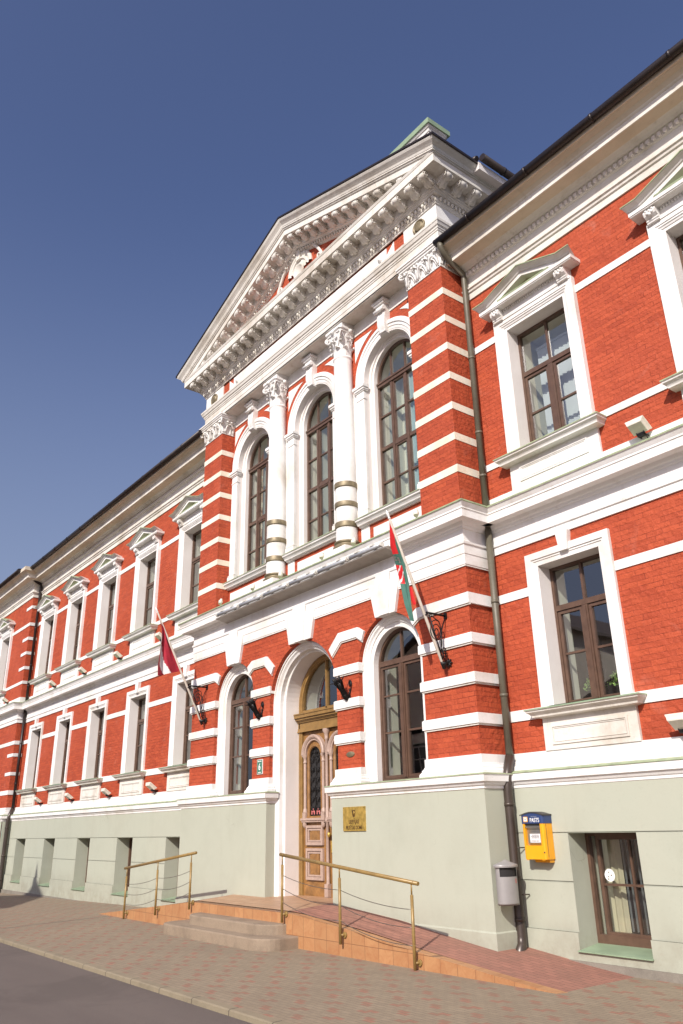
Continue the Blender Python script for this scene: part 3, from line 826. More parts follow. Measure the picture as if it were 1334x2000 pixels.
def basement_window(cx):
    z0, z1, hw = BZ; y = .30
    m = MB()
    m.frame(cx - hw, cx + hw, z0 + .06, z1, .05, y, y + .09); m.box(cx - hw + .05, cx + hw - .05, y, y + .07, z0 + .11, z0 + .19)
    xl = cx - hw + .16
    m.frame(xl, cx + hw - .05, z0 + .18, z1 - .05, .05, y + .02, y + .10)
    m.box(xl + .05, cx + hw - .10, y + .03, y + .09, -.815, -.785); m.box(cx + .12, cx + .15, y + .035, y + .085, z0 + .23, z1 - .10)
    w = m.build('window', 'window timber', TH, (cx, 0, z0))
    pane(cx, hw - .05, z0 + .1, z1 - .05, y + .06).build('glass', 'window glass', w)
    room(cx, hw - .02, z0 + .06, z1, y + .09, .50, 1.8, None, .4).build('inner_reveal', ['cream inner wall', 'dark room'], w)
    m = MB()
    xs = [cx - .50 + k * .012 for k in range(52)]
    m.grid([[(x, .56 + .022 * sin((x - cx) * 60) + .012 * sin((x - cx) * 23), z) for x in xs[:27]] for z in (z0 + .1, z1 - .03)], 0, True)
    slats(m, cx - .16, cx + .60, z0 + .22, z1 - .06, .60, .078, 1.80, 1)
    m.build('curtain', ['cream curtain', 'blind fabric'], w)
    m = MB(); m.prism([(-.17, z0 + .005), (-.17, z0 + .018), (.30, z0 + .075), (.30, z0 + .06)], cx - hw - .012, cx + hw + .012, 0, 'x')
    m.build('sill', 'mint sheet metal', w)
    return w

for maker, extra in ((upper_window, 0), (lower_window, 0), (basement_window, 0)):
    first = maker(RWIN[0])
    for c in LWIN + RWIN[1:2 if maker is not upper_window else 2]:
        dup_part(first, c - RWIN[0])
    if maker is not basement_window:
        for c in PWIN[:1]: dup_part(first, c - RWIN[0], -PD)

# ------------------------------------------------------------------ projecting centre: ground floor
P2 = 2.87                 # side arches
ARW = (-P2, 2.93, .91)    # centre, springing, radius of the brick arch
ARD = (0.0, 2.60, 1.245)
def arch_wall(m, x0, x1, z0, z1, y, arches, mat=0, n=28):
    xs = [x0]
    for cx, zs, r in arches:
        m.face([(xs[-1], y, z0), (cx - r, y, z0), (cx - r, y, z1), (xs[-1], y, z1)], mat)
        for k in range(n):
            a, b = pi - pi * k / n, pi - pi * (k + 1) / n
            m.face([(cx + r * cos(a), y, zs + r * sin(a)), (cx + r * cos(b), y, zs + r * sin(b)), (cx + r * cos(b), y, z1), (cx + r * cos(a), y, z1)], mat)
        xs.append(cx + r)
    m.face([(xs[-1], y, z0), (x1, y, z0), (x1, y, z1), (xs[-1], y, z1)], mat)
arches = [(-P2, 2.93, .91), (0, 2.60, 1.245), (P2, 2.93, .91)]
m = MB()
arch_wall(m, -W, W, .8, 4.6, -D, arches)
for cx, zs, r in arches: m.arch(cx, zs, .8, [(r, -D), (r, -.54)])
for s in (-1, 1): m.face([(s * W, -D, .8), (s * W, 0, .8), (s * W, 0, 4.6), (s * W, -D, 4.6)])
m.build('wall', BR, TH)

# bands on the piers
def band(m, x0, x1, z0, z1, depth_l, depth_r, e=.05):
    """white block course round a pier, with a small cream drip under it"""
    for a, b, ee, mt in ((z0 + .03, z1 - .012, e, 0), (z1 - .012, z1, e - .012, 0), (z0, z0 + .03, e - .022, 1)):
        m.box(x0 - ee, x1 + ee, -D - ee, -D + .0, a, b, mt)
        m.box(x0 - ee, x0, -D, depth_l, a, b, mt); m.box(x1, x1 + ee, -D, depth_r, a, b, mt)
piers = [(-W, -P2 - .91, -.0, -.545), (-P2 + .91, -1.245, -.545, -.545), (1.245, P2 - .91, -.545, -.545), (P2 + .91, W, -.545, -.0)]
for x0, x1, dl, dr in piers:
    for z0, z1 in ((2.855, 3.05), (2.195, 2.39), (1.535, 1.73)):
        m = MB(); band(m, x0, x1, z0, z1, dl, dr); m.build('block_course', [WH, 'weathered white plaster'], TH)
    m = MB()
    # base course with a flared foot
    path = [(x0, dl), (x0, -D), (x1, -D), (x1, dr)]
    m.plan(path, [(0, 1.085), (.045, 1.085), (.045, .955), (.055, .945), (.055, .93), (.07, .92), (.085, .89), (.085, .875), (.115, .84), (.12, .80), (.115, .79)])
    m.build('pier_base', [WH, 'weathered white plaster'], TH)
# stepped band over the piers
def stepped(top, bot, m):
    e = .05
    poly = [(x, z) for x, z in top] + [(x, z) for x, z in reversed(bot)]
    m.prism(poly, -D - e, -D, 0)
    m.prism([(x, z) for x, z in bot] + [(x, z - .028) for x, z in reversed(bot)], -D - e + .022, -D, 1)
for s in (-1, 1):
    m = MB()
    f = lambda pts: [(s * x, z) for x, z in pts][::s]
    stepped(f([(1.045, 3.46), (1.37, 3.745), (2.0, 3.745), (2.20, 3.63)]), f([(1.15, 3.30), (1.45, 3.555), (1.95, 3.555), (2.12, 3.45)]), m)
    m.build('block_course', [WH, 'weathered white plaster'], TH); m = MB()
    stepped(f([(3.53, 3.63), (3.74, 3.745), (5.05, 3.745)]), f([(3.62, 3.45), (3.80, 3.555), (5.05, 3.555)]), m)
    xa, xb = (W, W + .05) if s > 0 else (-W - .05, -W)
    m.box(xa, xb, -D, 0, 3.555, 3.745)
    m.build('block_course', [WH, 'weathered white plaster'], TH)

# arch surrounds
m = MB()
wp = [(.91, -.545), (.885, -.56), (.865, -.56), (.86, -.535), (.825, -.535), (.80, -.50), (.765, -.485), (.76, -.46), (.73, -.46), (.67, -.455)]
for cx in (-P2, P2):
    m.arch(cx, 2.93, .79, wp, 28); m.arch(cx, 2.93, .79, [(.67, -.455), (.67, -.30)], 28, 1)
m.arch(0, 2.60, -1.3, [(1.245, -.545), (1.215, -.56), (1.19, -.56), (1.185, -.53), (1.15, -.53), (1.12, -.49), (1.085, -.47), (1.08, -.37), (1.035, -.36), (1.03, -.345)], 32)
m.arch(0, 2.60, -1.3, [(1.03, -.345), (1.03, .06)], 32, 1)
m.build('arch_surround', [WH, 'lilac white jamb plaster'], TH)

# keystones
def keystone(cx, zb, h1, h2, p1, p2):
    m = MB()
    m.prism([(cx - h1, zb), (cx + h1, zb), (cx + h2, 4.452), (cx - h2, 4.452)], -D - .062, -.55, 0)
    m.prism([(cx - p1, zb + .0), (cx + p1, zb + .0), (cx + p2, 4.612), (cx - p2, 4.612)], -D - .088, -D - .06, 0)
    m.build('keystone', WH, TH)
keystone(-P2, 3.81, .29, .45, .14, .20); keystone(P2, 3.81, .29, .45, .14, .20); keystone(0, 3.835, .42, .56, .17, .235)

# plinth of the centre, split by the door
for s in (-1, 1):
    m = MB(); e = .114
    pth = [(-W, 0), (-W, -D), (-1.275, -D), (-1.275, -.5)] if s < 0 else [(1.275, -.5), (1.275, -D), (W, -D), (W, 0)]
    m.plan(pth, [(e, .58), (e, -1.42), (e + .02, -1.44), (e + .02, -3.0)])
    m.build('plinth', 'grey green plaster', TH)
    m = MB()
    m.plan(pth, [(0, .80), (.115, .80), (.215, .785), (.225, .77), (.21, .765), (.205, .665), (.18, .66), (.155, .615), (.13, .60), (.13, .565), (e, .555)], matf=lambda a, b: 1 if 0 <= a <= 2 else 0)
    m.build('plinth_cornice', [WH, 'green sheet metal'], TH)

# middle cornice of the centre
CP = [(-W, 0), (-W, -D), (W, -D), (W, 0)]
m = MB()
m.plan(CP, [(0, 4.225), (.025, 4.225), (.025, 4.25), (.035, 4.255), (.035, 4.44), (.045, 4.447), (.045, 4.605)] + [(e + .012, z) for e, z in MIDP[3:-1]] + [(0.0, 5.40)], matf=lambda a, b: 1 if a >= 21 else 0)
m.build('middle_cornice', [WH, 'green sheet metal'], TH)

# ------------------------------------------------------------------ projecting centre: upper floor
PU = 2.83
PW = 1.01
ZS = 9.58
for s in (-1, 1):
    x0, x1 = (W - PW, W) if s > 0 else (-W, -W + PW)
    m = MB()
    m.face([(x0, -D, 5.3), (x1, -D, 5.3), (x1, -D, 10.7), (x0, -D, 10.7)])
    for x, yb in ((x0, -.25 if s > 0 else 0), (x1, 0 if s > 0 else -.25)): m.face([(x, -D, 5.3), (x, yb, 5.3), (x, yb, 10.7), (x, -D, 10.7)])
    p = m.build('pilaster', BR, TH)
    for z in (10.145, 9.49, 8.835, 8.17, 7.503, 6.85, 6.19):
        yl, yr = (-.25, 0) if s > 0 else (0, -.25)
        m = MB(); m.plan([(x0, yl), (x0, -D), (x1, -D), (x1, yr)], [(0, z - .15), (.008, z - .15), (.008, z), (0, z)])
        m.build('stripe', CR, p)
# recess wall
m = MB(); ua = [(-PU, ZS, .84), (0, ZS, .84), (PU, ZS, .84)]
arch_wall(m, -W + PW, W - PW, 6.15, 11.3, -.25, ua)
m.face([(-W + PW, -.25, 5.3), (W - PW, -.25, 5.3), (W - PW, -.25, 6.15), (-W + PW, -.25, 6.15)])
m.build('wall', BR, TH)
m = MB()
ed = [-W + PW, -PU - .82, -PU + .82, -.82, .82, PU - .82, PU + .82, W - PW]
for k in range(0, 8, 2): m.box(ed[k], ed[k + 1], -.265, -.25, 6.1, 9.42)
m.box(-W + PW, W - PW, -.272, -.25, 10.92, 11.27)
for cx in (-PU, 0, PU):
    for s in (-1, 1):
        edge = 1.07 if abs(cx + s * 1.4) > 3 else 1.14
        R = 1.30; zt = 10.79
        a0 = math.asin((zt - ZS) / R); a1 = math.acos(edge / R)
        pts = [(edge, zt)] + [(R * cos(a0 + (a1 - a0) * k / 10), ZS + R * sin(a0 + (a1 - a0) * k / 10)) for k in range(11)]
        m.prism([(cx + s * x, z) for x, z in pts], -.262, -.249, 0)
m.build('white_panel', WH, TH)
# archivolts, piers, imposts
m = MB()
for cx in (-PU, 0, PU):
    m.arch(cx, ZS, 9.45, [(1.115, -.25), (1.115, -.30), (1.06, -.305), (1.05, -.335), (1.0, -.335), (.985, -.31), (.925, -.31), (.915, -.295), (.86, -.29), (.84, -.28), (.82, -.28)], 30)
    m.arch(cx, ZS, 6.15, [(.82, -.28), (.82, -.13), (.765, -.125), (.755, -.09)], 30, 1)
    m.arch(cx, ZS, 6.15, [(.755, -.09), (.705, -.085), (.70, -.08), (.70, .03)], 30, 1)
    for s in (-1, 1):
        xa, xb = sorted((cx + s * .815, cx + s * 1.09))
        if s * cx > 1 and xb > W - PW: xb = min(xb, W - PW); xa = max(xa, -W + PW)
        xa = max(xa, -W + PW)
        m.box(xa, xb, -.30, -.24, 6.15, 9.31)
        m.box(xa - .015, xb + .015, -.315, -.24, 9.10, 9.125)
        m.box(xa - .025, xb + .025, -.325, -.24, 6.38, 6.40); m.box(xa - .035, xb + .035, -.34, -.24, 6.19, 6.36)
        m.box(xa - .02, xb + .03 * 1, -.325, -.2, 9.31, 9.34); m.box(xa - .04, xb + .045, -.35, -.2, 9.34, 9.39); m.box(xa - .06, xb + .065, -.375, -.2, 9.39, 9.46)
m.build('arch_surround', [WH, 'lilac white jamb plaster'], TH)
for cx in (-PU, 0, PU):
    m = MB()
    n = 10
    rows = []
    for k in range(n + 1):
        t = k / n
        z = 10.36 + .62 * t; y = -.35 - .10 * t - .035 * sin(pi * t * 1.6); h = .105 + .04 * t
        rows.append([(cx - h, -.24, z), (cx - h, y, z), (cx - h * .55, y - .012, z), (cx - h * .45, y, z), (cx + h * .45, y, z), (cx + h * .55, y - .012, z), (cx + h, y, z), (cx + h, -.24, z)])
    m.grid(rows, 0, False); m.face(rows[0]); m.face(rows[-1])
    m.tube([(cx - .16, -.455, 10.95), (cx + .16, -.455, 10.95)], .045, 10)
    m.tube([(cx - .115, -.375, 10.40), (cx + .115, -.375, 10.40)], .025, 8)
    m.box(cx - .135, cx + .135, -.43, -.24, 10.98, 11.12); m.box(cx - .17, cx + .17, -.47, -.24, 11.10, 11.15); m.box(cx - .20, cx + .20, -.50, -.24, 11.15, 11.20)
    m.build('keystone', WH, TH)
# sill of the upper arches and the panels beneath
for xa, xb in ((-W + PW, -1.72), (-1.12, 1.12), (1.72, W - PW)):
    m = MB()
    pts = [(xa, -.25), (xb, -.25)]
    m.plan([(xa, -.25), (xb, -.25)], [(-.2, 6.215), (.20, 6.19), (.205, 6.172), (.185, 6.168), (.18, 6.13), (.15, 6.11), (.12, 6.075), (.11, 6.05), (.07, 6.045), (.06, 6.02), (0, 6.02)], 0, True, lambda a, b: 1 if a < 2 else 0)
    xi0, xi1 = xa + (.28 if xa > -3 else .0), xb - (.28 if xb < 3 else 0)
    if xi0 > xa: m.box(xa, xi0, -.262, -.25, 5.3, 6.03)
    if xi1 < xb: m.box(xi1, xb, -.262, -.25, 5.3, 6.03)
    m.box(xi0 + (.13 if xi0 > xa else .10), xi1 - (.13 if xi1 < xb else .10), -.263, -.25, 5.3, 5.92)
    m.build('sill', [WH, 'green sheet metal'], TH)

# arched windows
def arched_window(cx, y, r, zs, z0, zt, thirds, bars, mat='window timber', upper=True):
    m = MB()
    fw = .055
    m.arch(cx, zs, None, [(r, y), (r - fw, y), (r - fw, y + .08)], 28)
    m.box(cx - r, cx - r + fw, y, y + .08, z0, zs); m.box(cx + r - fw, cx + r, y, y + .08, z0, zs)
    m.box(cx - r + fw, cx + r - fw, y, y + .08, z0, z0 + .07)
    if upper:
        m.box(cx - r + .01, cx + r - .01, y - .045, y + .08, zt + .03, zt + .075); m.box(cx - r + .02, cx + r - .02, y - .025, y + .08, zt - .045, zt + .03)
    else: m.box(cx - r + fw, cx + r - fw, y - .015, y + .08, zt - .05, zt + .05)
    zm = (z0 + zt) / 2
    if thirds:
        for s in (-1, 1):
            x = cx + s * .235
            m.box(x - .034, x + .034, y - .006, y + .08, z0 + .07, zt - .045); m.box(x - .016, x + .016, y + .01, y + .07, zt + .075, zs + sqrt((r - fw) ** 2 - (.235) ** 2))
            xa, xb = sorted((cx + s * (r - fw), cx + s * .28))
            for zb in bars: m.box(xa, xb, y + .012, y + .07, zb - .02, zb + .02)
            m.box(xa, xb, y + .0, y + .08, zm - .04, zm + .04)
        for za, zb in ((z0 + .075, zm - .045), (zm + .045, zt - .05)):
            m.frame(cx - .195, cx + .195, za, zb, .036, y + .01, y + .075); m.box(cx - .16, cx + .16, y + .02, y + .07, (za + zb) / 2 - .016, (za + zb) / 2 + .016)
        m.box(cx - .19, cx + .19, y - .003, y + .08, zm - .045, zm + .045)
    else:
        m.box(cx - .05, cx + .05, y - .01, y + .08, z0 + .07, zt - .05); m.box(cx - .018, cx + .018, y + .012, y + .07, zt + .05, zs + r - fw)
        m.box(cx - .02, cx + .02, y - .024, y - .008, z0 + .08, zt - .06)
        for s in (-1, 1):
            xa, xb = sorted((cx + s * (r - fw - .003), cx + s * .053))
            m.frame(xa, xb, z0 + .075, zt - .053, .05, y + .01, y + .07)
            for zb in bars: m.box(xa + .05, xb - .05, y + .02, y + .065, zb - .016, zb + .016)
    w = m.build('window', mat, TH, (cx, y, z0))
    m = MB(); rr = r - .03
    m.face([(cx - rr, y + .045, z0 + .03)] + [(cx + rr, y + .045, z0 + .03)] + [(cx + rr * cos(pi * k / 28), y + .045, zs + rr * sin(pi * k / 28)) for k in range(29)])
    m.build('glass', 'window glass', w)
    # inner reveal and room
    m = MB(); yr = y + .45; yb = y + (.75 if upper else 2.4)
    m.arch(cx, zs, z0, [(r - .01, y + .075), (r - .01, yr)], 24, 0)
    m.face([(cx - r, y + .075, z0 + .03), (cx + r, y + .075, z0 + .03), (cx + r, yb, z0 + .03), (cx - r, yb, z0 + .03)], 0)
    wd = r + (.02 if upper else .5)
    m.arch(cx, zs, z0, [(r - .01, yr), (wd, yr), (wd, yb)], 24, 0 if upper else 1)
    m.face([(cx - wd, yb, z0)] + [(cx + wd, yb, z0)] + [(cx + wd * cos(pi * k / 24), yb, zs + wd * sin(pi * k / 24)) for k in range(25)], 0 if upper else 1)
    m.build('inner_reveal', ['cream inner wall', 'dark room'], w)
    if upper:
        m = MB(); slats(m, cx - .32, cx + .68, z0 + .05, zs + .15, y + .60, .10, .55)
        m.build('blind', 'blind fabric teal', w)
    return w
first = arched_window(-PU, .02, .70, ZS, 6.2, 9.42, True, (7.0, 8.62))
for cx in (0, PU): dup_part(first, cx + PU)
first = arched_window(-P2, -.33, .67, 2.93, .79, 2.98, False, (2.36, 1.68), upper=False)
dup_part(first, 2 * P2)

# columns
def leaf(m, base, out, up, w, h, curl, n=6):
    """one acanthus leaf: a bent, lobed blade that turns outward at its tip"""
    out = Vector(out).normalized(); side = Vector((0, 0, 1)).cross(out)
    rows = []
    for k in range(n + 1):
        t = k / n
        z = h * (t if t < .8 else .8 + (t - .8) * .1)
        o = curl * (.12 * t + max(0, t - .55) ** 2 * 3.2)
        if t > .9: z -= h * .07
        ww = w * (0.55 + .5 * sin(pi * min(1, t * 1.05))) * (1.0 + .16 * sin(t * 19)) * (1 if t < .85 else .62)
        c = Vector(base) + Vector((0, 0, z)) + out * o
        rows.append([c - side * ww * .5 - out * .012, c - side * ww * .22 + out * .006, c + out * .022, c + side * ww * .22 + out * .006, c + side * ww * .5 - out * .012])
    m.grid(rows, 0, True)
def scroll(m, c, out, r, w=.018, turns=1.6, n=22):
    out = Vector(out).normalized()
    pts = []; rad = []
    for k in range(n + 1):
        t = k / n; a = pi * .75 - turns * 2 * pi * t; q = r * (1 - .8 * t)
        pts.append(Vector(c) + out * (q * cos(a)) + Vector((0, 0, q * sin(a)))); rad.append(w * (1 - .3 * t))
    m.tube(pts, rad, 6)
def column(cx):
    cy = -.41
    m = MB()
    prof = [(.245, 5.74), (.245, 6.0), (.244, 6.7), (.243, 7.2), (.238, 8.2), (.228, 9.3), (.218, 10.30), (.222, 10.33), (.236, 10.345), (.24, 10.365), (.232, 10.385), (.215, 10.39)]
    m.lathe(prof, (cx, cy, 0), 32)
    sh = m.build('column', WH, TH, (cx, cy, 5.4))
    for z0, z1 in ((7.005, 7.13), (6.54, 6.66), (6.06, 6.19)):
        m = MB(); m.lathe([(.243, z0), (.262, z0 + .004), (.264, z0 + .02), (.264, z1 - .012), (.262, z1 - .003), (.243, z1)], (cx, cy, 0), 32)
        m.build('bronze_ring', 'bronze', sh)
    m = MB()
    m.lathe([(.245, 5.76), (.275, 5.75), (.29, 5.73), (.285, 5.71), (.262, 5.70)], (cx, cy, 0), 32, 1)
    m.lathe([(.262, 5.70), (.262, 5.665), (.29, 5.65), (.315, 5.625), (.318, 5.60), (.30, 5.575)], (cx, cy, 0), 32, 1)
    m.box(cx - .315, cx + .315, cy - .31, cy + .16, 5.28, 5.575)
    m.build('base', [WH, 'bronze'], sh)
    m = MB()
    z0 = 10.385
    m.lathe([(.205, z0), (.20, z0 + .2), (.215, z0 + .4), (.25, z0 + .52), (.29, z0 + .60), (.30, z0 + .62)], (cx, cy, 0), 24)
    for k in range(8):
        a = 2 * pi * k / 8 + pi / 8; o = (cos(a), sin(a))
        leaf(m, (cx + o[0] * .20, cy + o[1] * .20, z0), (o[0], o[1], 0), None, .17, .27, .16)
    for k in range(8):
        a = 2 * pi * k / 8; o = (cos(a), sin(a))
        leaf(m, (cx + o[0] * .19, cy + o[1] * .19, z0 + .05), (o[0], o[1], 0), None, .15, .43, .19)
    for k in range(16):
        a = 2 * pi * k / 16; m.ball((cx + .30 * cos(a), cy + .30 * sin(a), z0 + (.235 if k % 2 else .40)), .022, 6)
    for k in range(4):
        a = pi / 4 + pi / 2 * k; o = Vector((cos(a), sin(a), 0))
        c = Vector((cx, cy, z0 + .545)) + o * .345
        scroll(m, c, o, .085, .024)
        for s in (-1, 1):
            q = Vector((-o.y, o.x, 0)) * s * .03
            m.tube([Vector((cx, cy, z0 + .30)) + o * .19 + q * 2.2, Vector((cx, cy, z0 + .48)) + o * .23 + q * 1.6, Vector((cx, cy, z0 + .60)) + o * .31 + q], [.02, .026, .022], 6)
        leaf(m, Vector((cx, cy, z0 + .25)) + o * .20, o, None, .12, .28, .20)
        b = pi / 2 * k; o2 = Vector((cos(b), sin(b), 0))
        for s in (-1, 1): scroll(m, Vector((cx, cy, z0 + .52)) + o2 * .265 + Vector((-o2.y, o2.x, 0)) * s * .06, Vector((-o2.y, o2.x, 0)) * s, .05, .014)
        m.ball(Vector((cx, cy, z0 + .655)) + o2 * .315, .055, 8, 0)
    # concave abacus
    for (za, zb, R, cc) in ((z0 + .615, z0 + .655, .40, .285), (z0 + .655, z0 + .675, .42, .30), (z0 + .675, z0 + .74, .445, .315)):
        pts = []
        for k in range(4):
            a0 = pi / 4 + pi / 2 * k; a1 = a0 + pi / 2
            A = Vector((cos(a0), sin(a0))) * R; B = Vector((cos(a1), sin(a1))) * R; nrm = Vector((cos(a0 + pi / 4), sin(a0 + pi / 4)))
            t_ = Vector((-nrm.y, nrm.x)); A2 = A + t_ * .055; B2 = B - t_ * .055
            for j in range(9):
                t = j / 8; p = A2.lerp(B2, t); dep = (A2.dot(nrm) - cc) * sin(pi * t)
                p = p - nrm * dep; pts.append((cx + p.x, min(cy + p.y, -.25)))
        m.prism(pts, za, zb, 0, 'z')
    m.box(cx - .26, cx + .26, -.63, -.25, z0 + .735, 11.262)
    m.build('capital', WH, sh)
    return sh
c0 = column(-1.41); dup_part(c0, 2.82)

# pilaster capitals
def pil_cap(s):
    x0, x1 = (W - PW, W) if s > 0 else (-W, -W + PW)
    m = MB()
    yin = -.25
    pth = [(x0, yin if s > 0 else 0), (x0, -D), (x1, -D), (x1, 0 if s > 0 else yin)]
    m.plan(pth, [(0, 10.67), (.018, 10.675), (.02, 10.70), (.01, 10.715), (.012, 10.85), (.05, 11.0), (.075, 11.06), (.08, 11.10)])
    m.plan(pth, [(.08, 11.10), (.12, 11.115), (.12, 11.15), (.145, 11.165), (.15, 11.20), (.17, 11.21), (.17, 11.255), (0, 11.262)], 0)
    # interlacing hoops and leaves on the front
    n = 3
    def front(u, z, o): return (x0 + (x1 - x0) * u, -D - o, z)
    for k in range(n):
        c = (k + .5) / n; hw = .5 / n
        pts = [front(c + hw * .80 * cos(a), 10.72 + .26 * sin(a), .03 + .06 * sin(a)) for a in [pi * j / 12 for j in range(13)]]
        m.tube(pts, .022, 7)
        pts = [front(c + hw * .5 * cos(a), 10.72 + .19 * sin(a), .028 + .05 * sin(a)) for a in [pi * j / 10 for j in range(11)]]
        m.tube(pts, .013, 6)
        leaf(m, front(c, 10.70, .015), (0, -1, 0), None, .13, .25, .12)
    for k in range(n + 1):
        u = min(.975, max(.025, k / n))
        leaf(m, front(u, 10.70, .02), (0, -1, 0), None, .13, .40, .16)
        m.tube([front(u, 10.72, .03), front(u, 10.95, .06), front(u, 11.09, .10)], .016, 6)
        if k in (0, n):
            sd = 1 if k == n else -1
            for hgt in (.32, .42): leaf(m, (x1 if sd > 0 else x0, -D, 10.70), (sd, -1, 0), None, .14, hgt, .22)
            scroll(m, ((x1 if sd > 0 else x0) + sd * .07, -D - .07, 11.03), (sd, -1, 0), .085, .026)
        else:
            for sd in (-1, 1): scroll(m, front(u + sd * .06, 11.03, .08), (sd, 0, 0), .055, .015)
    for k in range(n * 2): m.ball(front((k + .5) / (n * 2), 11.06, .085), .035, 8)
    for sd, xx, yb in ((-1, x0, yin if s > 0 else -.05), (1, x1, -.05 if s > 0 else yin)):
        ln = yb + D
        for q in (.3, .62, .9):
            leaf(m, (xx + sd * .015, -D + ln * q, 10.70), (sd, 0, 0), None, .13, .33 if q != .62 else .24, .13)
            m.ball((xx + sd * .085, -D + ln * q, 11.05), .035, 8)
        c = -D + ln * .5
        m.tube([(xx + sd * (.03 + .05 * sin(a)), c + ln * .33 * cos(a), 10.72 + .26 * sin(a)) for a in [pi * j / 12 for j in range(13)]], .02, 7)
    m.build('pilaster_capital', WH, TH)
pil_cap(-1); pil_cap(1)

# ------------------------------------------------------------------ entablature and pediment of the centre
BK = 1.6
CP2 = [(-W, BK), (-W, -D), (W, -D), (W, BK)]
m = MB()
m.box(-W + PW, W - PW, -D - .03, -.25, 11.262, 11.30)
m.plan(CP2, [(0, 11.258), (.03, 11.258), (.03, 11.40), (.04, 11.405), (.04, 11.545), (.055, 11.555), (.06, 11.59), (.075, 11.60), (.08, 11.645), (.105, 11.66), (.125, 11.72), (.14, 11.735), (.145, 11.79), (0, 11.81)])
m.build('architrave', WW, TH)
m = MB()
m.plan(CP2, [(0, 11.80), (0, 12.30)])
fr = m.build('frieze', BR, TH)
m = MB()
for s in (-1, 1):
    xa, xb = sorted((s * 4.0, s * 5.03))
    m.box(xa, xb, -D - .03, -D, 11.80, 12.275)
    x0, x1 = (W, W + .03) if s > 0 else (-W - .03, -W)
    m.box(x0, x1, -D, BK, 11.80, 12.275)
    f = lambda p: [(s * x, z) for x, z in p]
    m.prism(f([(3.40, 12.02), (3.655, 12.24), (3.655, 11.80), (3.56, 11.86), (3.40, 11.86)]), -D - .016, -D, 0)
    m.prism(f([(3.40, 11.80), (3.655, 11.80), (3.655, 11.83), (3.40, 11.83)]), -D - .012, -D, 0)
m.box(-3.40, 3.40, -D - .024, -D, 11.79, 12.215)
m.build('white_panel', WH, fr)
for s in (-1, 1):
    m = MB()
    rows = [[(s * 4.505 + r * cos(a), -D - .03 - o, 12.02 + r * sin(a)) for a in [2 * pi * k / 28 for k in range(28)]] for r, o in ((.18, 0), (.18, .035), (.165, .045), (.145, .04), (.135, .02), (.12, .02), (.115, .045), (.09, .055), (.001, .06))]
    m.grid(rows, 0, True, True); m.build('medallion', 'bronze', fr)
    m = MB()
    rows = [[(s * 3.19 + r * cos(a), -D - .024 - o, 12.03 + r * sin(a)) for a in [2 * pi * k / 20 for k in range(20)]] for r, o in ((.075, 0), (.072, .02), (.05, .03), (.047, .035), (.03, .06), (.001, .065))]
    m.grid(rows, 0, True, True); m.build('boss', WH, fr)

# bed mouldings, corona
m = MB()
BED = [(.03, 12.27), (.055, 12.275), (.06, 12.305), (.075, 12.315), (.085, 12.335), (.085, 12.43), (.15, 12.44), (.165, 12.475), (.19, 12.485), (.20, 12.52), (.22, 12.53), (.22, 12.74)]
COR = [(.22, 12.74), (.55, 12.745), (.55, 12.93), (.56, 12.935), (.575, 12.975), (.58, 12.99), (.0, 13.0)]
m.plan(CP2, BED); m.plan(CP2, COR)
def eggs(m, xa, xb, along, fixed, z):
    n = int(abs(xb - xa) / .107)
    for k in range(n):
        t = xa + (k + .5) * (xb - xa) / n
        if along == 'x': m.ball((t, fixed, z), .042, 8, 0, (.85, .9, 1.2))
        else: m.ball((fixed, t, z), .042, 8, 0, (.9, .85, 1.2))
eggs(m, -W - .1, W + .1, 'x', -D - .115, 12.385)
eggs(m, -D, BK, 'y', W + .115, 12.385)
# little cap over every second pair of eggs, as in the photograph's rhythm of light
corn = m.build('cornice', WW, TH)

def modillion(m, x, zt, shear=0.0, w=.19, P=None):
    """scroll bracket under the corona; P maps (across, out, z) to the world"""
    prof = [(.215, 0), (.525, 0), (.525, -.03), (.505, -.036), (.515, -.07), (.50, -.105), (.465, -.125), (.42, -.115), (.385, -.125), (.345, -.165), (.30, -.195), (.25, -.20), (.215, -.185)]
    n = len(prof); h = w / 2
    L = [P(x - h, o, zt + z - shear * h) for o, z in prof]; R = [P(x + h, o, zt + z + shear * h) for o, z in prof]
    m.face(L); m.face(R)
    for k in range(n): m.face([L[k], L[(k + 1) % n], R[(k + 1) % n], R[k]])
    # acanthus blade on the face, scroll eyes on the flanks
    lf = [(.53, -.035), (.545, -.07), (.525, -.12), (.475, -.15), (.42, -.145), (.38, -.16), (.34, -.195), (.29, -.225), (.23, -.235)]
    rows = []
    for i, (o, z) in enumerate(lf):
        ww = (.055, .075, .07, .06, .05, .065, .06, .055, .03)[i]
        rows.append([P(x + a * ww, o - (.018 if abs(a) == 1 else 0), zt + z + (.018 if abs(a) == 1 else 0) + shear * a * ww) for a in (-1, -.4, .4, 1)])
    m.grid(rows, 0, True)
    for s in (-1, 1):
        for o, z, r in ((.47, -.075, .045), (.27, -.14, .05)):
            c = [P(x + s * (h + .008), o + r * cos(a), zt + z + r * sin(a) + s * shear * h) for a in [2 * pi * k / 9 for k in range(9)]]
            m.tube(c + [c[0]], .014, 5, 0, False)
PF = lambda a, o, z: (a, -D - o, z)
first = None
sc = TH
for k in range(25):
    x = 5.13 - .4275 * k
    if first is None:
        m = MB(); modillion(m, x, 12.742, 0, .19, PF); first = m.build('modillion', WW, corn, (x, -D, 12.742))
    else: dup_part(first, x - 5.13)
PS = lambda a, o, z: (W + o, a, z)
first = None
for k in range(5):
    y = -.70 + .43 * k
    if first is None:
        m = MB(); modillion(m, y, 12.742, 0, .19, PS); first = m.build('modillion', WW, corn, (W, y, 12.742))
    else: dup_part(first, 0, .43 * k)

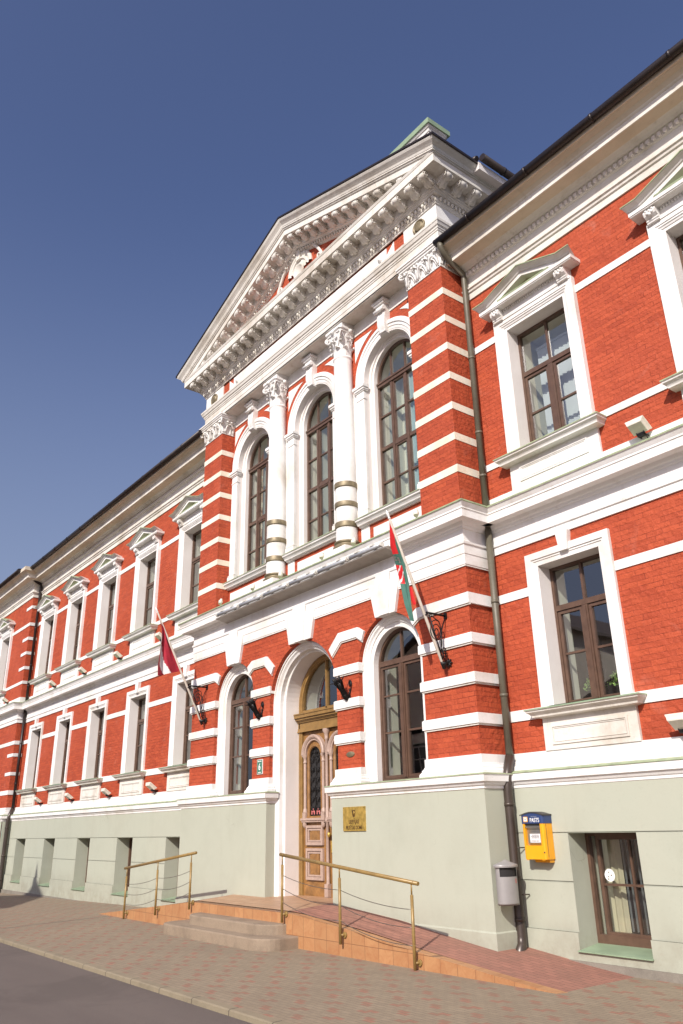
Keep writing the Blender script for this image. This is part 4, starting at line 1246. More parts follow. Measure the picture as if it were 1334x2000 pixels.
# raking cornice
SL = .355; ZA = 15.18
def rake(prof, m, matf=None, zc=12.985, mat=0):
    rows = []
    for e, dv in prof:
        xe = min(W + e, (ZA - dv - zc) / SL) if dv > .25 else W + e
        z1 = ZA - dv - SL * xe; y = -D - e
        rows.append([(-xe, y, z1), (0, y, ZA - dv), (xe, y, z1)])
    m.grid(rows, mat, False, False, matf)
RK1 = [(.0, -.07), (.765, -.065), (.765, -.02), (.745, -.02), (.745, 0)]
RK2 = [(.745, 0), (.735, .02), (.715, .055), (.67, .10), (.635, .14), (.62, .19), (.61, .20), (.61, .225), (.585, .235), (.58, .262), (.555, .27), (.55, .28), (.55, .435), (.22, .435), (.22, .62), (.205, .63), (.20, .655), (.16, .665), (.15, .685), (.095, .69), (.09, .765), (.055, .775), (.05, .80), (.02, .805)]
m = MB(); rake(RK2, m)
# eggs along the slope
for s in (-1, 1):
    for k in range(46):
        x = s * (.06 + k * .105); z = ZA - .732 - SL * abs(x)
        if z > 13.02: m.ball((x, -D - .115, z), .038, 7, 0, (.85, .9, 1.1))
# side cymas
for s in (-1, 1):
    rows = []
    for e, dv in RK2[:12]:
        z = ZA - dv - SL * (W + e) if dv < .28 else 12.93
        z = ZA - dv - SL * (W + e) + SL * (e - .58) * .25
        rows.append([(s * (W + e), -D - e, ZA - dv - SL * (W + e)), (s * (W + e), -D - e + .3, z), (s * (W + e), BK, z)])
    rows[-1] = [(s * (W + .55), -D - .55, 12.93), (s * (W + .55), 0, 12.93), (s * (W + .55), BK, 12.93)]
    m.grid(rows, 1 if s > 0 else 0, False)
rk = m.build('raking_cornice', [WW, 'peeling plaster'], TH)
m = MB(); rake(RK1, m)
for s in (-1, 1):
    z = ZA - SL * (W + .745)
    m.box(*sorted((s * (W + .70), s * (W + .775))), -D - .76, .05, z + .005, z + .06)
m.build('roof_edge', 'gutter metal', TH)
for s in (-1, 1):
    sh = -s * SL; first = None
    PR = lambda a, o, z: (a, -D - o, z)
    for k in range(12):
        x = s * (.195 + .39 * k); zt = ZA - .432 - SL * abs(x)
        if zt < 13.0: break
        if first is None:
            m = MB(); modillion(m, x, zt, sh, .18, PR); first = m.build('modillion', WW, rk, (x, -D, zt)); f0 = (x, zt)
        else: dup_part(first, x - f0[0], 0, zt - f0[1])
# tympanum with its scrolled ornament
m = MB()
m.face([(-4.6, -D - .02, 12.95), (4.6, -D - .02, 12.95), (0, -D - .02, 14.60)])
ty = m.build('tympanum', BR, TH)
m = MB()
y0 = -D - .022
cz = 13.84
m.arch(0, cz, None, [(.54, y0), (.54, y0 - .04), (.50, y0 - .07), (.46, y0 - .07), (.43, y0 - .04), (.38, y0 - .03), (.36, y0 - .07), (.32, y0 - .07), (.30, y0 - .03), (.0, y0 - .03)], 28)
rows = [[(r * cos(a), y0 - .05 - o, cz - .06 + r * sin(a)) for a in [2 * pi * k / 28 for k in range(28)]] for r, o in ((.22, 0), (.22, .04), (.19, .05), (.17, .02), (.001, .02))]
m.grid(rows, 0, True, True)
for s in (-1, 1):
    pts = []; rad = []
    for k in range(26):
        t = k / 25
        if t < .5: x, z = .60 + .42 * t / .5, cz + .42 - .55 * (t / .5) ** 1.3
        else:
            a = -pi * .1 - (t - .5) * 2 * 2.2 * pi; r = .13 * (1 - (t - .5) * 1.5)
            x, z = 1.02 - .10 + r * cos(a + pi * .1) , cz - .13 + r * sin(a)
        pts.append((s * x, y0 - .045, z)); rad.append(.055 - .03 * t)
    m.tube(pts, rad, 7)
m.box(-.08, .08, y0 - .10, y0, cz + .30, cz + .62)
m.build('ornament', WW, ty)
# attic parapet with green coping, roof of the centre, side gutter
m = MB()
m.box(-4.48, 4.48, -.10, .42, 12.9, 15.22); m.plan([(-4.48, .42), (-4.48, -.10), (4.48, -.10), (4.48, .42)], [(0, 15.18), (.02, 15.19), (.03, 15.26), (.07, 15.30), (.08, 15.33)])
m.box(-4.53, 4.53, -.16, .46, 15.28, 15.335)
at = m.build('attic_parapet', WH, TH)
m = MB(); m.box(-4.59, 4.59, -.215, .51, 15.335, 15.475)
m.build('coping', 'mint sheet metal', at)
m = MB()
for s in (-1, 1): m.face([(0, -D - .7, ZA + .06), (s * 5.74, -D - .7, 13.16), (s * 5.74, 9, 13.16), (0, 9, ZA + .06)])
m.face([(-5, 9, 11), (5, 9, 11), (5.74, 9, 13.16), (0, 9, ZA), (-5.74, 9, 13.16)])
for s in (-1, 1): m.face([(s * W, BK - .1, 11.2), (s * W, 9, 11.2), (s * W, 9, 13.2), (s * W, BK - .1, 13.2)])
m.build('roof', 'roof tin', TH)
m = MB()
m.tube([(5.87, -.02, 13.27), (5.87, 5, 13.27)], .085, 12); m.tube([(5.87, .62, 13.27), (5.87, .67, 13.27)], .093, 12)
m.tube([(5.80, -.10, 13.24), (5.66, -.10, 13.30), (5.60, -.12, 13.24)], .06, 8)
m.box(5.62, 5.79, -.05, 5, 13.0, 13.19, 1)
m.build('gutter', ['gutter metal', 'lilac white jamb plaster'], TH)

# ------------------------------------------------------------------ the door
m = MB()
yd = .0
m.arch(0, 2.60, -1.25, [(1.035, yd), (.985, yd - .02), (.955, yd - .02), (.945, yd), (.90, yd), (.90, yd + .10)], 30, 0)
m.box(-.90, .90, yd + .0, yd + .10, 2.03, 2.44)
for (za, zb, o) in ((2.03, 2.06, .045), (2.06, 2.11, .03), (2.235, 2.26, .05), (2.26, 2.285, .07), (2.285, 2.33, .10), (2.33, 2.40, .135), (2.40, 2.425, .15)):
    m.box(-1.028, 1.028, yd - o, yd + .05, za, zb)
m.box(-1.028, 1.028, yd - .02, yd + .05, 2.11, 2.235)
m.box(-.022, .022, yd + .01, yd + .08, 2.44, 3.5); m.box(-.90, .90, yd + .01, yd + .09, 2.44, 2.50)
door = m.build('door', 'door ochre', TH, (0, yd, -1.25))
m = MB()
m.face([(-.92, yd + .06, 2.44), (.92, yd + .06, 2.44)] + [(.92 * cos(pi * k / 30), yd + .06, 2.60 + .92 * sin(pi * k / 30)) for k in range(31)])
m.build('fanlight', 'window glass', door)
m = MB(); m.arch(0, 2.60, 2.44, [(.93, yd + .1), (.92, .42), (1.5, .43), (1.5, 2.5), (.001, 2.51)], 24, 0, lambda a, b: 1 if a >= 1 else 0)
m.face([(-.93, yd + .1, 2.44), (.93, yd + .1, 2.44), (.93, 2.5, 2.44), (-.93, 2.5, 2.44)], 1)
m.build('inner_reveal', ['cream inner wall', 'dark room'], door)
for s in (-1, 1):
    c = s * .475
    m = MB()
    ga, gb, gz0, gzs, gr = c - .21, c + .21, .285, 1.48, .21
    # leaf board with an arched hole
    xa, xb = sorted((s * .012, s * .945))
    arch_wall(m, xa, xb, gz0, 2.03, yd + .05, [(c, gzs, gr)], 0, 16)
    m.face([(xa, yd + .05, -1.25), (xb, yd + .05, -1.25), (xb, yd + .05, gz0), (xa, yd + .05, gz0)])
    m.arch(c, gzs, gz0, [(gr + .075, yd + .05), (gr + .06, yd + .025), (gr + .02, yd + .02), (gr, yd + .04), (gr, yd + .10)], 18)
    m.box(c - gr - .07, c + gr + .07, yd + .02, yd + .05, gz0 - .06, gz0)
    for za, zb in ((-.23, .045), (-.89, -.40)): m.box(c - .19, c + .19, yd + .035, yd + .05, za, zb); m.box(c - .15, c + .15, yd + .022, yd + .05, za + .04, zb - .04)
    m.box(xa, xb, yd + .035, yd + .05, -1.25, -1.02)
    lf = m.build('door_leaf', 'door oak', door)
    m = MB()
    m.arch(c, 1.535, None, [(.295, yd + .05), (.295, yd + .0), (.33, yd - .005), (.335, yd - .02), (.365, yd - .045), (.395, yd - .05), (.415, yd - .03), (.415, yd + .05)], 22)
    for q in (-1, 1):
        x = c + q * .335
        m.lathe([(.034, .44), (.034, 1.36)], (x, yd + .02, 0), 12); m.lathe([(.03, 1.36), (.045, 1.37), (.045, 1.39), (.035, 1.40), (.037, 1.46), (.058, 1.50), (.062, 1.535)], (x, yd + .02, 0), 12)
        m.box(x - .055, x + .055, yd - .02, yd + .05, .245, .36); m.lathe([(.055, .36), (.05, .40), (.036, .44)], (x, yd + .02, 0), 12)
        m.box(x + q * .03 - .03, x + q * .03 + .03, yd - .03, yd + .05, 1.50, 1.56)
        m.lathe([(.0, .04), (.03, .06), (.05, .10), (.052, .16)], (x, yd + .01, 0), 12)
    m.box(c - .42, c + .42, yd - .03, yd + .05, .165, .20); m.box(c - .43, c + .43, yd - .05, yd + .05, .20, .245)
    for za, zb in ((-.285, .10), (-.945, -.345)):
        m.frame(c - .30, c + .30, za, zb, .05, yd + .0, yd + .05); m.frame(c - .25, c + .25, za + .05, zb - .05, .02, yd + .025, yd + .05); m.frame(c - .23, c + .23, za + .07, zb - .07, .03, yd + .012, yd + .05)
    m.build('trim', 'door pink trim', lf)
    m = MB()
    m.face([(ga - .01, yd + .085, gz0), (gb + .01, yd + .085, gz0)] + [(c + (gr + .01) * cos(pi * k / 16), yd + .085, gzs + (gr + .01) * sin(pi * k / 16)) for k in range(17)])
    m.build('glass', 'dark room', lf)
    m = MB()
    for k in range(6):
        z = .40 + k * .20
        for q in (-1, 1):
            x = c + q * .10
            for q2 in (-1, 1):
                pts = [(x + q2 * (.008 + .075 * sin(pi * t)), yd + .06, z + .20 * t) for t in [j / 8 for j in range(9)]]
                m.tube(pts, .008, 5)
            m.tube([(x, yd + .06, z - .02), (x, yd + .06, z + .06)], .014, 5)
    for q in (-2, 0, 2): m.tube([(c + q * .098, yd + .062, gz0), (c + q * .098, yd + .062, gzs + (.2 if q == 0 else .03))], .008, 5)
    for z in (.40, .80, 1.2, 1.58): m.tube([(c - .2, yd + .064, z), (c + .2, yd + .064, z)], .007, 5)
    m.tube([(c + .19 * cos(a), yd + .06, gzs + .19 * sin(a)) for a in [pi * j / 12 for j in range(13)]], .01, 5)
    for q in (-1, 1): m.tube([(c + q * .08 + .05 * cos(a), yd + .06, gzs + .06 + .05 * sin(a)) for a in [2 * pi * j / 10 for j in range(11)]], .008, 5)
    m.build('grille', 'black iron', lf)
    m = MB()
    for q in (-1, 1):
        for dx, dz, aa in ((-.045, .0, .25), (.045, 0, -.25), (0, .045, 0)):
            m.box(c + q * .095 + dx - .017, c + q * .095 + dx + .017, yd + .052, yd + .058, .315 + dz, .39 + dz)
    m.build('sticker', 'pink sticker', lf)
m = MB()
m.lathe([(.045, -1.20), (.045, -1.02), (.036, -.98), (.034, .14), (.055, .16), (.06, .20), (.036, .24), (.034, 1.80), (.05, 1.82), (.04, 1.84), (.05, 1.92), (.085, 1.98), (.085, 2.025)], (0, yd + .01, 0), 14)
m.box(-.06, .06, yd - .045, yd + .05, -1.24, -1.0)
m.build('trim', 'door pink trim', door)
m = MB(); m.ball((.10, yd - .035, -.085), .042, 12, 0, (1, .8, 1.25)); m.tube([(.10, yd + .05, -.085), (.10, yd - .03, -.085)], .02, 8); m.lathe([(.03, -.42), (.03, -.2)], (.10, yd + .05, 0), 8)
m.build('handle', 'brass', door)

# ------------------------------------------------------------------ things standing on or hung from the hall
# landing with ramps and steps
YR = -1.75
LAND = [(-7.75, -1.885), (-2.42, -1.33), (1.03, -1.33), (1.5, -1.35), (3.0, -1.475), (4.47, -1.63), (6.24, -1.795), (7.25, -1.875)]
back = lambda x, z: z + (.085 if -2.5 < x < 3.1 else .085 * max(0, 1 - abs(x - (-2.5 if x < 0 else 3.1)) / 3.5))
m = MB()
rp = empty('entrance_ramp', (0, YR, GZ), 'orange tiled landing with ramps sloping down both ways below the door', 'ramp')
m.grid([[(x, YR, -2.3) for x, z in LAND], [(x, YR, z) for x, z in LAND]], 0, False)
rows = [[(x, YR, z) for x, z in LAND], [(x, YR + .16, z + .003) for x, z in LAND]]
m.grid(rows, 0, False)
m.build('tiled_edge', 'orange clay tile', rp)
def top(x, y):
    for (xa, za), (xb, zb) in zip(LAND, LAND[1:]):
        if xa <= x <= xb:
            z = za + (zb - za) * (x - xa) / (xb - xa); t = (y - YR) / 1.05
            return z + (back(x, z) - z) * min(1, t)
    return GZ
for name, x0, x1, mat in (('ramp_surface', -7.75, -2.42, 'red ramp pavers'), ('landing', -2.42, 1.03, 'tan floor tile'), ('ramp_surface', 1.03, 7.25, 'red ramp pavers')):
    m = MB(); n = 14
    xs = [x0 + (x1 - x0) * k / n for k in range(n + 1)]; xs = sorted(set(xs + [x for x, z in LAND if x0 < x < x1]))
    m.grid([[(x, y, top(x, y) + (.003 if y < -1.6 else 0)) for x in xs] for y in (YR + .16, -1.2, -.72, -.10, .3)], 0, False)
    m.build(name, mat, rp)
st = empty('granite_steps', (-.5, -2.2, GZ), 'two rounded grey granite steps up to the tiled landing', 'steps')
def step(x0, x1, yf, z0, z1):
    def outline(off):
        r = .42; pts = [(x0 + off, YR)]
        for k in range(9):
            a = pi + pi / 2 * k / 8; pts.append((x0 + r + (r - off) * cos(a), yf + r + (r - off) * sin(a)))
        for k in range(9):
            a = -pi / 2 + pi / 2 * k / 8; pts.append((x1 - r + (r - off) * cos(a), yf + r + (r - off) * sin(a)))
        pts.append((x1 - off, YR)); return pts
    m = MB()
    o0, o1 = outline(0), outline(.02)
    m.grid([[(x, y, z0) for x, y in o0], [(x, y, z1 - .022) for x, y in o0], [(x, y, z1 - .006) for x, y in outline(.006)], [(x, y, z1) for x, y in o1]], 0, False)
    m.face([(x, y, z1) for x, y in o1])
    return m
step(-2.55, 1.50, -2.46, -1.95, -1.665).build('step', 'granite', st)
step(-2.02, 1.13, -2.16, -1.665, -1.50).build('step', 'granite', st)

# hand rails
def railing(ra, rb, posts, lab, flip):
    y = -1.83
    t = empty('handrail', (posts[1][0], y, posts[1][2]), lab, 'handrail', 'painted steel handrails beside the door')
    m = MB(); ra, rb = Vector((ra[0], y, ra[1])), Vector((rb[0], y, rb[1]))
    d = (rb - ra).normalized()
    m.tube([ra, ra + d * .002, rb - d * .002, rb], [.022, .029, .029, .022], 12)
    for p in (ra + d * .10, rb - d * .10): m.tube([p, p + d * .012], .031, 12)
    m.build('rail', 'rail paint', t)
    for x, zt, zb in posts:
        m = MB()
        m.tube([(x, y, zb + .0), (x, y, zt - .16)], .024, 10); m.tube([(x, y, zt - .16), (x, y, zt + .01)], .012, 8); m.tube([(x, y, zt - .165), (x, y, zt - .15)], [.024, .013], 10)
        m.tube([(x, y, zb + .13), (x + .03, YR + .0, zb + .13)], .02, 8); m.tube([(x + .03, YR - .025, zb + .13), (x + .03, YR, zb + .13)], .045, 10)
        for k in (.30, .50, .70): m.ball((x + .022, y, zb + (zt - zb) * k), .012, 6)
        m.build('post', 'rail paint', t)
    m = MB()
    for k in (.30, .50, .70):
        for (xa, za, ba), (xb, zb, bb) in zip(posts, posts[1:]):
            A = Vector((xa, y, ba + (za - ba) * k)); B = Vector((xb, y, bb + (zb - bb) * k))
            sag = .05 if k == .70 else .07
            m.tube([A.lerp(B, q) - Vector((0, 0, sag * 4 * q * (1 - q))) for q in [j / 10 for j in range(11)]], .0055, 5)
    m.build('wire', 'steel wire', t)
railing((-5.78, -.765), (-2.17, -.385), [(-5.65, -.78, -1.85), (-3.97, -.60, -1.67), (-2.375, -.42, -1.465)], 'ochre steel handrail on the left ramp, left of the granite steps', False)
railing((1.04, -.385), (4.67, -.737), [(1.11, -.40, -1.475), (2.79, -.56, -1.67), (4.52, -.735, -1.89)], 'ochre steel handrail on the right ramp, between door and waste bin', True)

# flag poles with wrought brackets
def flagpole(x, yt, zt, lab):
    t = empty('flagpole', (x, -D, 2.6), lab, 'flagpole', 'slanted flagpoles on iron brackets')
    A = Vector((x, -.78, 2.61)); B = Vector((x, yt, zt)); d = (B - A).normalized()
    m = MB(); m.tube([A, A + d * .02, A + d * 1.2, B - d * .02, B], [.02, .027, .027, .022, .016], 12)
    p = m.build('pole', 'flag pole paint', t)
    m = MB(); m.tube([B, B + d * .02, B + d * .04, B + d * .07, B + d * .12, B + d * .17], [.02, .026, .016, .028, .022, .002], 10)
    m.build('finial', 'white letter', p)
    m = MB(); s = 1
    zq = 3.45; yq = A.y + (zq - .14 - A.z) / d.z * d.y
    m.tube([(x + .02, -D, zq), (x + .02, yq - .02, zq)], .02, 8); m.box(x - .01, x + .05, -D - .03, -D, zq - .05, zq + .05)
    m.tube([(x - .03, yq, zq - .02), (x - .03, yq - .05, zq - .05), (x + .03, yq - .05, zq - .05), (x + .03, yq, zq - .02)], .014, 6)
    m.tube([(x + .02, -D - .03, zq - .03), (x + .02, -.80, zq - .36), (x + .02, -.80, zq - .62), (x + .02, -.72, zq - .84)], .009, 6)
    m.tube([A + Vector((.035, 0, .0)) + d * .05, Vector((x + .035, yq, zq - .03)) + Vector((0, .03, 0))], .011, 6)
    cy, cz = -.90, zq - .30
    pts = [(x + .02, cy + .155 * (1 - .86 * k / 34) * cos(1.2 + 4.6 * pi * k / 34), cz + .20 * (1 - .86 * k / 34) * sin(1.2 + 4.6 * pi * k / 34)) for k in range(35)]
    m.tube(pts, .009, 6)
    m.tube([(x + .02, -1.0, zq - .04), (x + .02, -.82, zq - .12), (x + .02, -.76, zq - .30), (x + .02, -.78, zq - .5), (x + .02, -.84, zq - .72)], .009, 6)
    for k in range(3):
        cz2 = zq - .62 - .05 * k
        m.tube([(x + .025, -.74 + .04 * cos(a), cz2 + .05 * sin(a)) for a in [2 * pi * j / 10 for j in range(11)]], .009, 5)
    for k in range(8):
        a = 2 * pi * k / 8; m.tube([(x + .03, -D - .04, 2.62), (x + .03 + .085 * cos(a), -D - .02, 2.62 + .085 * sin(a))], [.03, .008], 6)
    m.tube([(x + .03, -D, 2.62), (x, -.80, 2.60)], .034, 8); m.tube([A - d * .10, A + d * .03], .033, 10)
    m.build('bracket', 'black iron', t)
    return A, B
AR, BRt = flagpole(4.42, -1.835, 5.02, 'cream flagpole on a black scrolled bracket, right of the right arched window')
AL, BLt = flagpole(-4.25, -2.13, 5.20, 'cream flagpole on a black scrolled bracket, left of the left arched window')

def flag_sheet(name, x, outline, colour, mats, lab, nr=40, nc=20, fold=.05, seed=0):
    """cloth hanging from its pole: outline(a) gives the outer and the pole edge at height a; folds run down it"""
    m = MB(); rows = []
    for i in range(nr + 1):
        a = i / nr; L, R = outline(a)
        row = []
        for j in range(nc + 1):
            b = j / nc
            y = L[0] + (R[0] - L[0]) * b; z = L[1] + (R[1] - L[1]) * b
            ox = (L[2] if len(L) > 2 else 0) * (1 - b)
            f = fold * (sin(b * 9.5 + a * 1.6 + seed) * .7 + sin(b * 17 + seed * 2 - a * 2.0) * .3) * min(1, a * 2.5) * (1 - .85 * b ** 6)
            row.append((x + ox + f * (.35 if len(L) > 2 else 1), y + (f if len(L) > 2 else 0), z))
        rows.append(row)
    m.grid(rows, 0, True, False, lambda i, j: colour((i + .5) / nr, (j + .5) / nc))
    base = rows[-1][nc // 2]
    o = m.build(name, mats, None, base)
    label(o, lab, 'flag')
    return o
def interp(tab, a):
    for (a0, *p), (a1, *q) in zip(tab, tab[1:]):
        if a <= a1: t = (a - a0) / (a1 - a0); return tuple(u + (v - u) * t for u, v in zip(p, q))
    return tab[-1][1:]
dL = (BLt - AL).normalized()
def outL(a):
    L = interp([(0, -2.125, 5.19), (.25, -1.99, 4.80), (.5, -2.015, 4.36), (.8, -2.05, 3.86), (1, -2.03, 3.62)], a)
    q = AL + dL * ((BLt - AL).length * (1 - a * .54)); return L, (q.y + .0, q.z)
def colL(a, b):
    if a < .30: return 0
    l = interp([(.3, -.02), (.75, .10), (1, .30)], a)[0]; u = interp([(.3, .06), (.5, .28), (.75, .36), (1, .55)], a)[0]
    return 1 if l < b < u else 0
flag_sheet('flag', -4.25, outL, colL, ['dark red cloth', 'white cloth'], 'dark red flag with a white band hanging from the left flagpole', 48, 40, .06, 1.0)
dR = (BRt - AR).normalized()
def outR(a):
    L = interp([(0, -1.835, 5.02, -.01), (.22, -1.67, 4.63, -.21), (.42, -1.53, 4.37, -.255), (.62, -1.39, 4.09, -.30), (.85, -1.42, 3.576, -.15), (1, -1.42, 3.268, -.02)], a)
    R = interp([(0, -1.825, 5.0), (.13, -1.775, 4.80), (.42, -1.54, 4.30), (.66, -1.455, 3.90), (.85, -1.44, 3.60), (1, -1.39, 3.26)], a)
    return L, R
def colR(a, b):
    if a < .34 and b < 1.0 - max(0, a - .16) * 1.7: return 1
    e = (a - .52) / .26
    if .35 < a < .44 and b < .50 and abs(a - .395 - .06 * (b - .3)) < .042 - .03 * b: return 3 if sin(a * 190) + sin(b * 15) > -.6 else 0
    if .46 <= a < .66 and b < .55 - (a - .46) * .4: return 1 if sin(b * 19 + a * 60) > -.72 else 2
    if .645 <= a < .66 and b < .4: return 2
    return 0
flag_sheet('flag', 4.42, outR, colR, ['green cloth', 'bright red cloth', 'white cloth', 'steel plate'], 'green and red flag with a lion emblem furled along the right flagpole', 80, 32, .035, 2.0)
m = MB()
m.grid([[(4.42 + .02 * sin(b * 4), y, z) for b, (y, z) in enumerate(r)] for r in ([(-1.465, 3.86), (-1.44, 3.87), (-1.42, 3.85)], [(-1.46, 3.78), (-1.41, 3.77), (-1.385, 3.72)], [(-1.42, 3.62), (-1.375, 3.60), (-1.35, 3.60)], [(-1.39, 3.555), (-1.36, 3.545), (-1.33, 3.57)])], 0, True)
fl = bpy.data.objects['flag.001']
m.build('fold', 'bright red cloth', fl)

# post box
def postbox():
    x0, x1, yf, yw, zb, zt = 5.40, 5.815, -.30, -.105, -.455, .155
    t = empty('post_box', (5.6, -.1, zb), 'yellow post box with a blue top on the wall right of the downpipe', 'post box')
    m = MB(); r = .035
    pl = [(x0, yw), (x0, yf + r), (x0 + r * .3, yf + r * .3), (x0 + r, yf), (x1 - r, yf), (x1 - r * .3, yf + r * .3), (x1, yf + r), (x1, yw)]
    wx0, wx1, wz0, wz1 = 5.455, 5.745, -.265, .035
    # body: front built round the recess
    def ring(z): return [(x, y, z) for x, y in pl]
    m.grid([ring(zb), ring(.045)], 0, False)
    m.v = m.v; 
    m2 = MB()
    m2.grid([[ring(z)[k] for k in (0, 1, 2, 3)] for z in (zb, .045)], 0, False); m2.grid([[ring(z)[k] for k in (4, 5, 6, 7)] for z in (zb, .045)], 0, False)
    wall_holes(m2, x0 + r, x1 - r, zb, .045, yf, [(wx0, wx1, wz0, wz1 + .02)])
    for xx in (wx0, wx1): m2.face([(xx, yf, wz0), (xx, yf + .06, wz0), (xx, yf + .06, .045), (xx, yf, .045)])
    m2.face([(wx0, yf, wz0), (wx1, yf, wz0), (wx1, yf + .06, wz0), (wx0, yf + .06, wz0)])
    m2.face([(x0, yw, zb), (x1, yw, zb), (x1, yf + .02, zb), (x0, yf + .02, zb)])
    m2.prism([(yw, zb), (yf + .08, zb), (yf + .10, zb - .045), (yw, zb - .045)], x0 + .12, x1 - .02, 0, 'x')
    for xx in (x0 + .03, x1 - .09): m2.box(xx, xx + .05, yf + .005, yf + .03, zb - .012, zb + .004)
    m2.build('body', 'yellow plastic', t)
    m = MB(); m.tube([(x1 - .03, yf - .004, -.36), (x1 - .03, yf + .004, -.36)], .012, 8); m.box(x1 - .001, x1 + .0015, yf + .05, yf + .056, zb + .03, .03)
    m.build('lock', 'dark lid', t)
    m = MB(); o = .006
    plb = [(x + (o if x > 5.6 else -o), y - (o if y < yw else 0)) for x, y in pl]
    arc = lambda x: zt + .04 * sin(pi * min(1, max(0, (x - x0) / (x1 - x0))))
    for part in (plb[:4], plb[4:]): m.grid([[(x, y, .04) for x, y in part], [(x, y, arc(x)) for x, y in part]], 0, False)
    xs = [plb[3][0] + (plb[4][0] - plb[3][0]) * k / 10 for k in range(11)]
    m.face([(x, yf - o, .04) for x in (xs[0], xs[-1])] + [(x, yf - o, arc(x)) for x in reversed(xs)])
    cap = m.build('hood', 'blue plastic', t)
    m = MB(); xs = [x0 - .015 + (x1 - x0 + .03) * k / 12 for k in range(13)]
    m.grid([[(x, yf - .014, arc(x) + dz) for x in xs] for dz in (-.006, .012)], 0, False); m.grid([[(x, y, arc(x) + .012) for x in xs] for y in (yf - .014, yw)], 0, True)
    m.grid([[(xs[k], y, arc(xs[k]) + dz) for y in (yf - .014, yw)] for k, dz in ((-1, -.006), (-1, .012))], 0, False)
    m.build('lid', 'dark lid', t)
    m = MB(); m.box(wx0, wx1, yf + .05, yf + .065, wz0, .04); m.prism([(yf + .052, -.06), (yf + .004, -.12), (yf + .004, -.235), (yf + .03, wz0 + .005), (yf + .052, wz0 + .005)], wx0 + .055, wx1 - .004, 0, 'x'); m.box(wx0, wx1, yf + .004, yf + .012, -.015, .0)
    m.box(wx0, wx1, yf + .025, yf + .05, .0, .038, 1)
    m.build('letter_slot', ['steel plate', 'dark lid'], t)
    m = MB(); m.box(wx0 + .085, wx1 - .012, yf + .0005, yf + .003, -.225, -.105)
    pp = m.build('notice', 'paper', t)
    m = MB()
    for z, a, b in ((-.122, .13, .255), (-.142, .105, .255), (-.160, .12, .25), (-.203, .10, .25)):
        x = wx0 + a
        while x < wx0 + b:
            w = random.choice((.008, .014, .02)); m.box(x, min(x + w, wx0 + b), yf - .0008, yf + .0004, z - .005, z + .004); x += w + .005
    m.build('print', 'ink', pp)
    text_mesh('lettering', 'PASTS', .084, 'white letter', cap, (5.662, yf - .0085, .084), xs=.80, bold=.0005)
    text_mesh('lettering', 'L A T V I J A S', .016, 'light grey tube', cap, (5.655, yf - .0085, .137), xs=1.15)
    m = MB(); m.box(5.452, 5.532, yf - .011, yf - .005, .062, .137); e_ = m.build('emblem', 'yellow plastic', cap)
    m = MB(); m.box(5.460, 5.524, yf - .014, yf - .011, .072, .128); m.build('envelope', 'paper', e_)
    m = MB(); m.tube([(5.468, yf - .015, .112), (5.492, yf - .015, .098), (5.518, yf - .015, .112)], .003, 5); m.build('flap_line', 'engraved brown', e_)
postbox()

# litter bin on the return wall
def bin_():
    xw = W + .134; cx = xw + .135; cy = -.60
    t = empty('litter_bin', (cx, cy, -1.06), 'grey metal litter bin hung on the plinth corner left of the downpipe', 'litter bin')
    m = MB()
    def ell(z, k=1.0): return [(cx + .13 * k * cos(a), cy + .185 * k * sin(a), z) for a in [2 * pi * j / 32 for j in range(32)]]
    m.grid([ell(-1.05, .97), ell(-1.06, 1.0), ell(-1.03, 1.0), ell(-.68, 1.0)], 0, True, True); m.face(ell(-1.05, .97))
    # band round the mouth, open at the front
    rows = [[(cx + .13 * cos(a), cy + .185 * sin(a), z) for a in [1.15 * pi / 2 + 1.42 * pi * j / 24 + .0 for j in range(25)]] for z in (-.68, -.55)]
    op = [2 * pi * j / 32 for j in range(32)]
    rows = [[(cx + .13 * cos(a), cy + .185 * sin(a), z) for a in [radians(35) + radians(250) * j / 24 for j in range(25)]] for z in (-.68, -.54)]
    m.grid(rows, 0, True)
    m.box(xw - .03, cx - .1, cy - .05, cy + .05, -.95, -.62)
    m.build('body', 'grey enamel', t)
    m = MB(); m.grid([ell(-.69, .9), ell(-.555, .9)], 0, True, True); m.build('liner', 'dark room', t)
    m = MB(); m.grid([ell(-.555, .9), ell(-.555, 1.14), ell(-.535, 1.16), ell(-.52, 1.12), ell(-.475, .35), ell(-.45, .05)], 0, False, True); m.build('lid', 'grey enamel', t)
    m = MB(); m.grid([[(cx + .131 * cos(a + b), cy + .186 * sin(a + b), -.74 + dz) for b in (-.09, 0, .09)] for a in (.35,) for dz in (-.03, .03)], 0, False); m.build('sticker', 'pink sticker', t)
bin_()

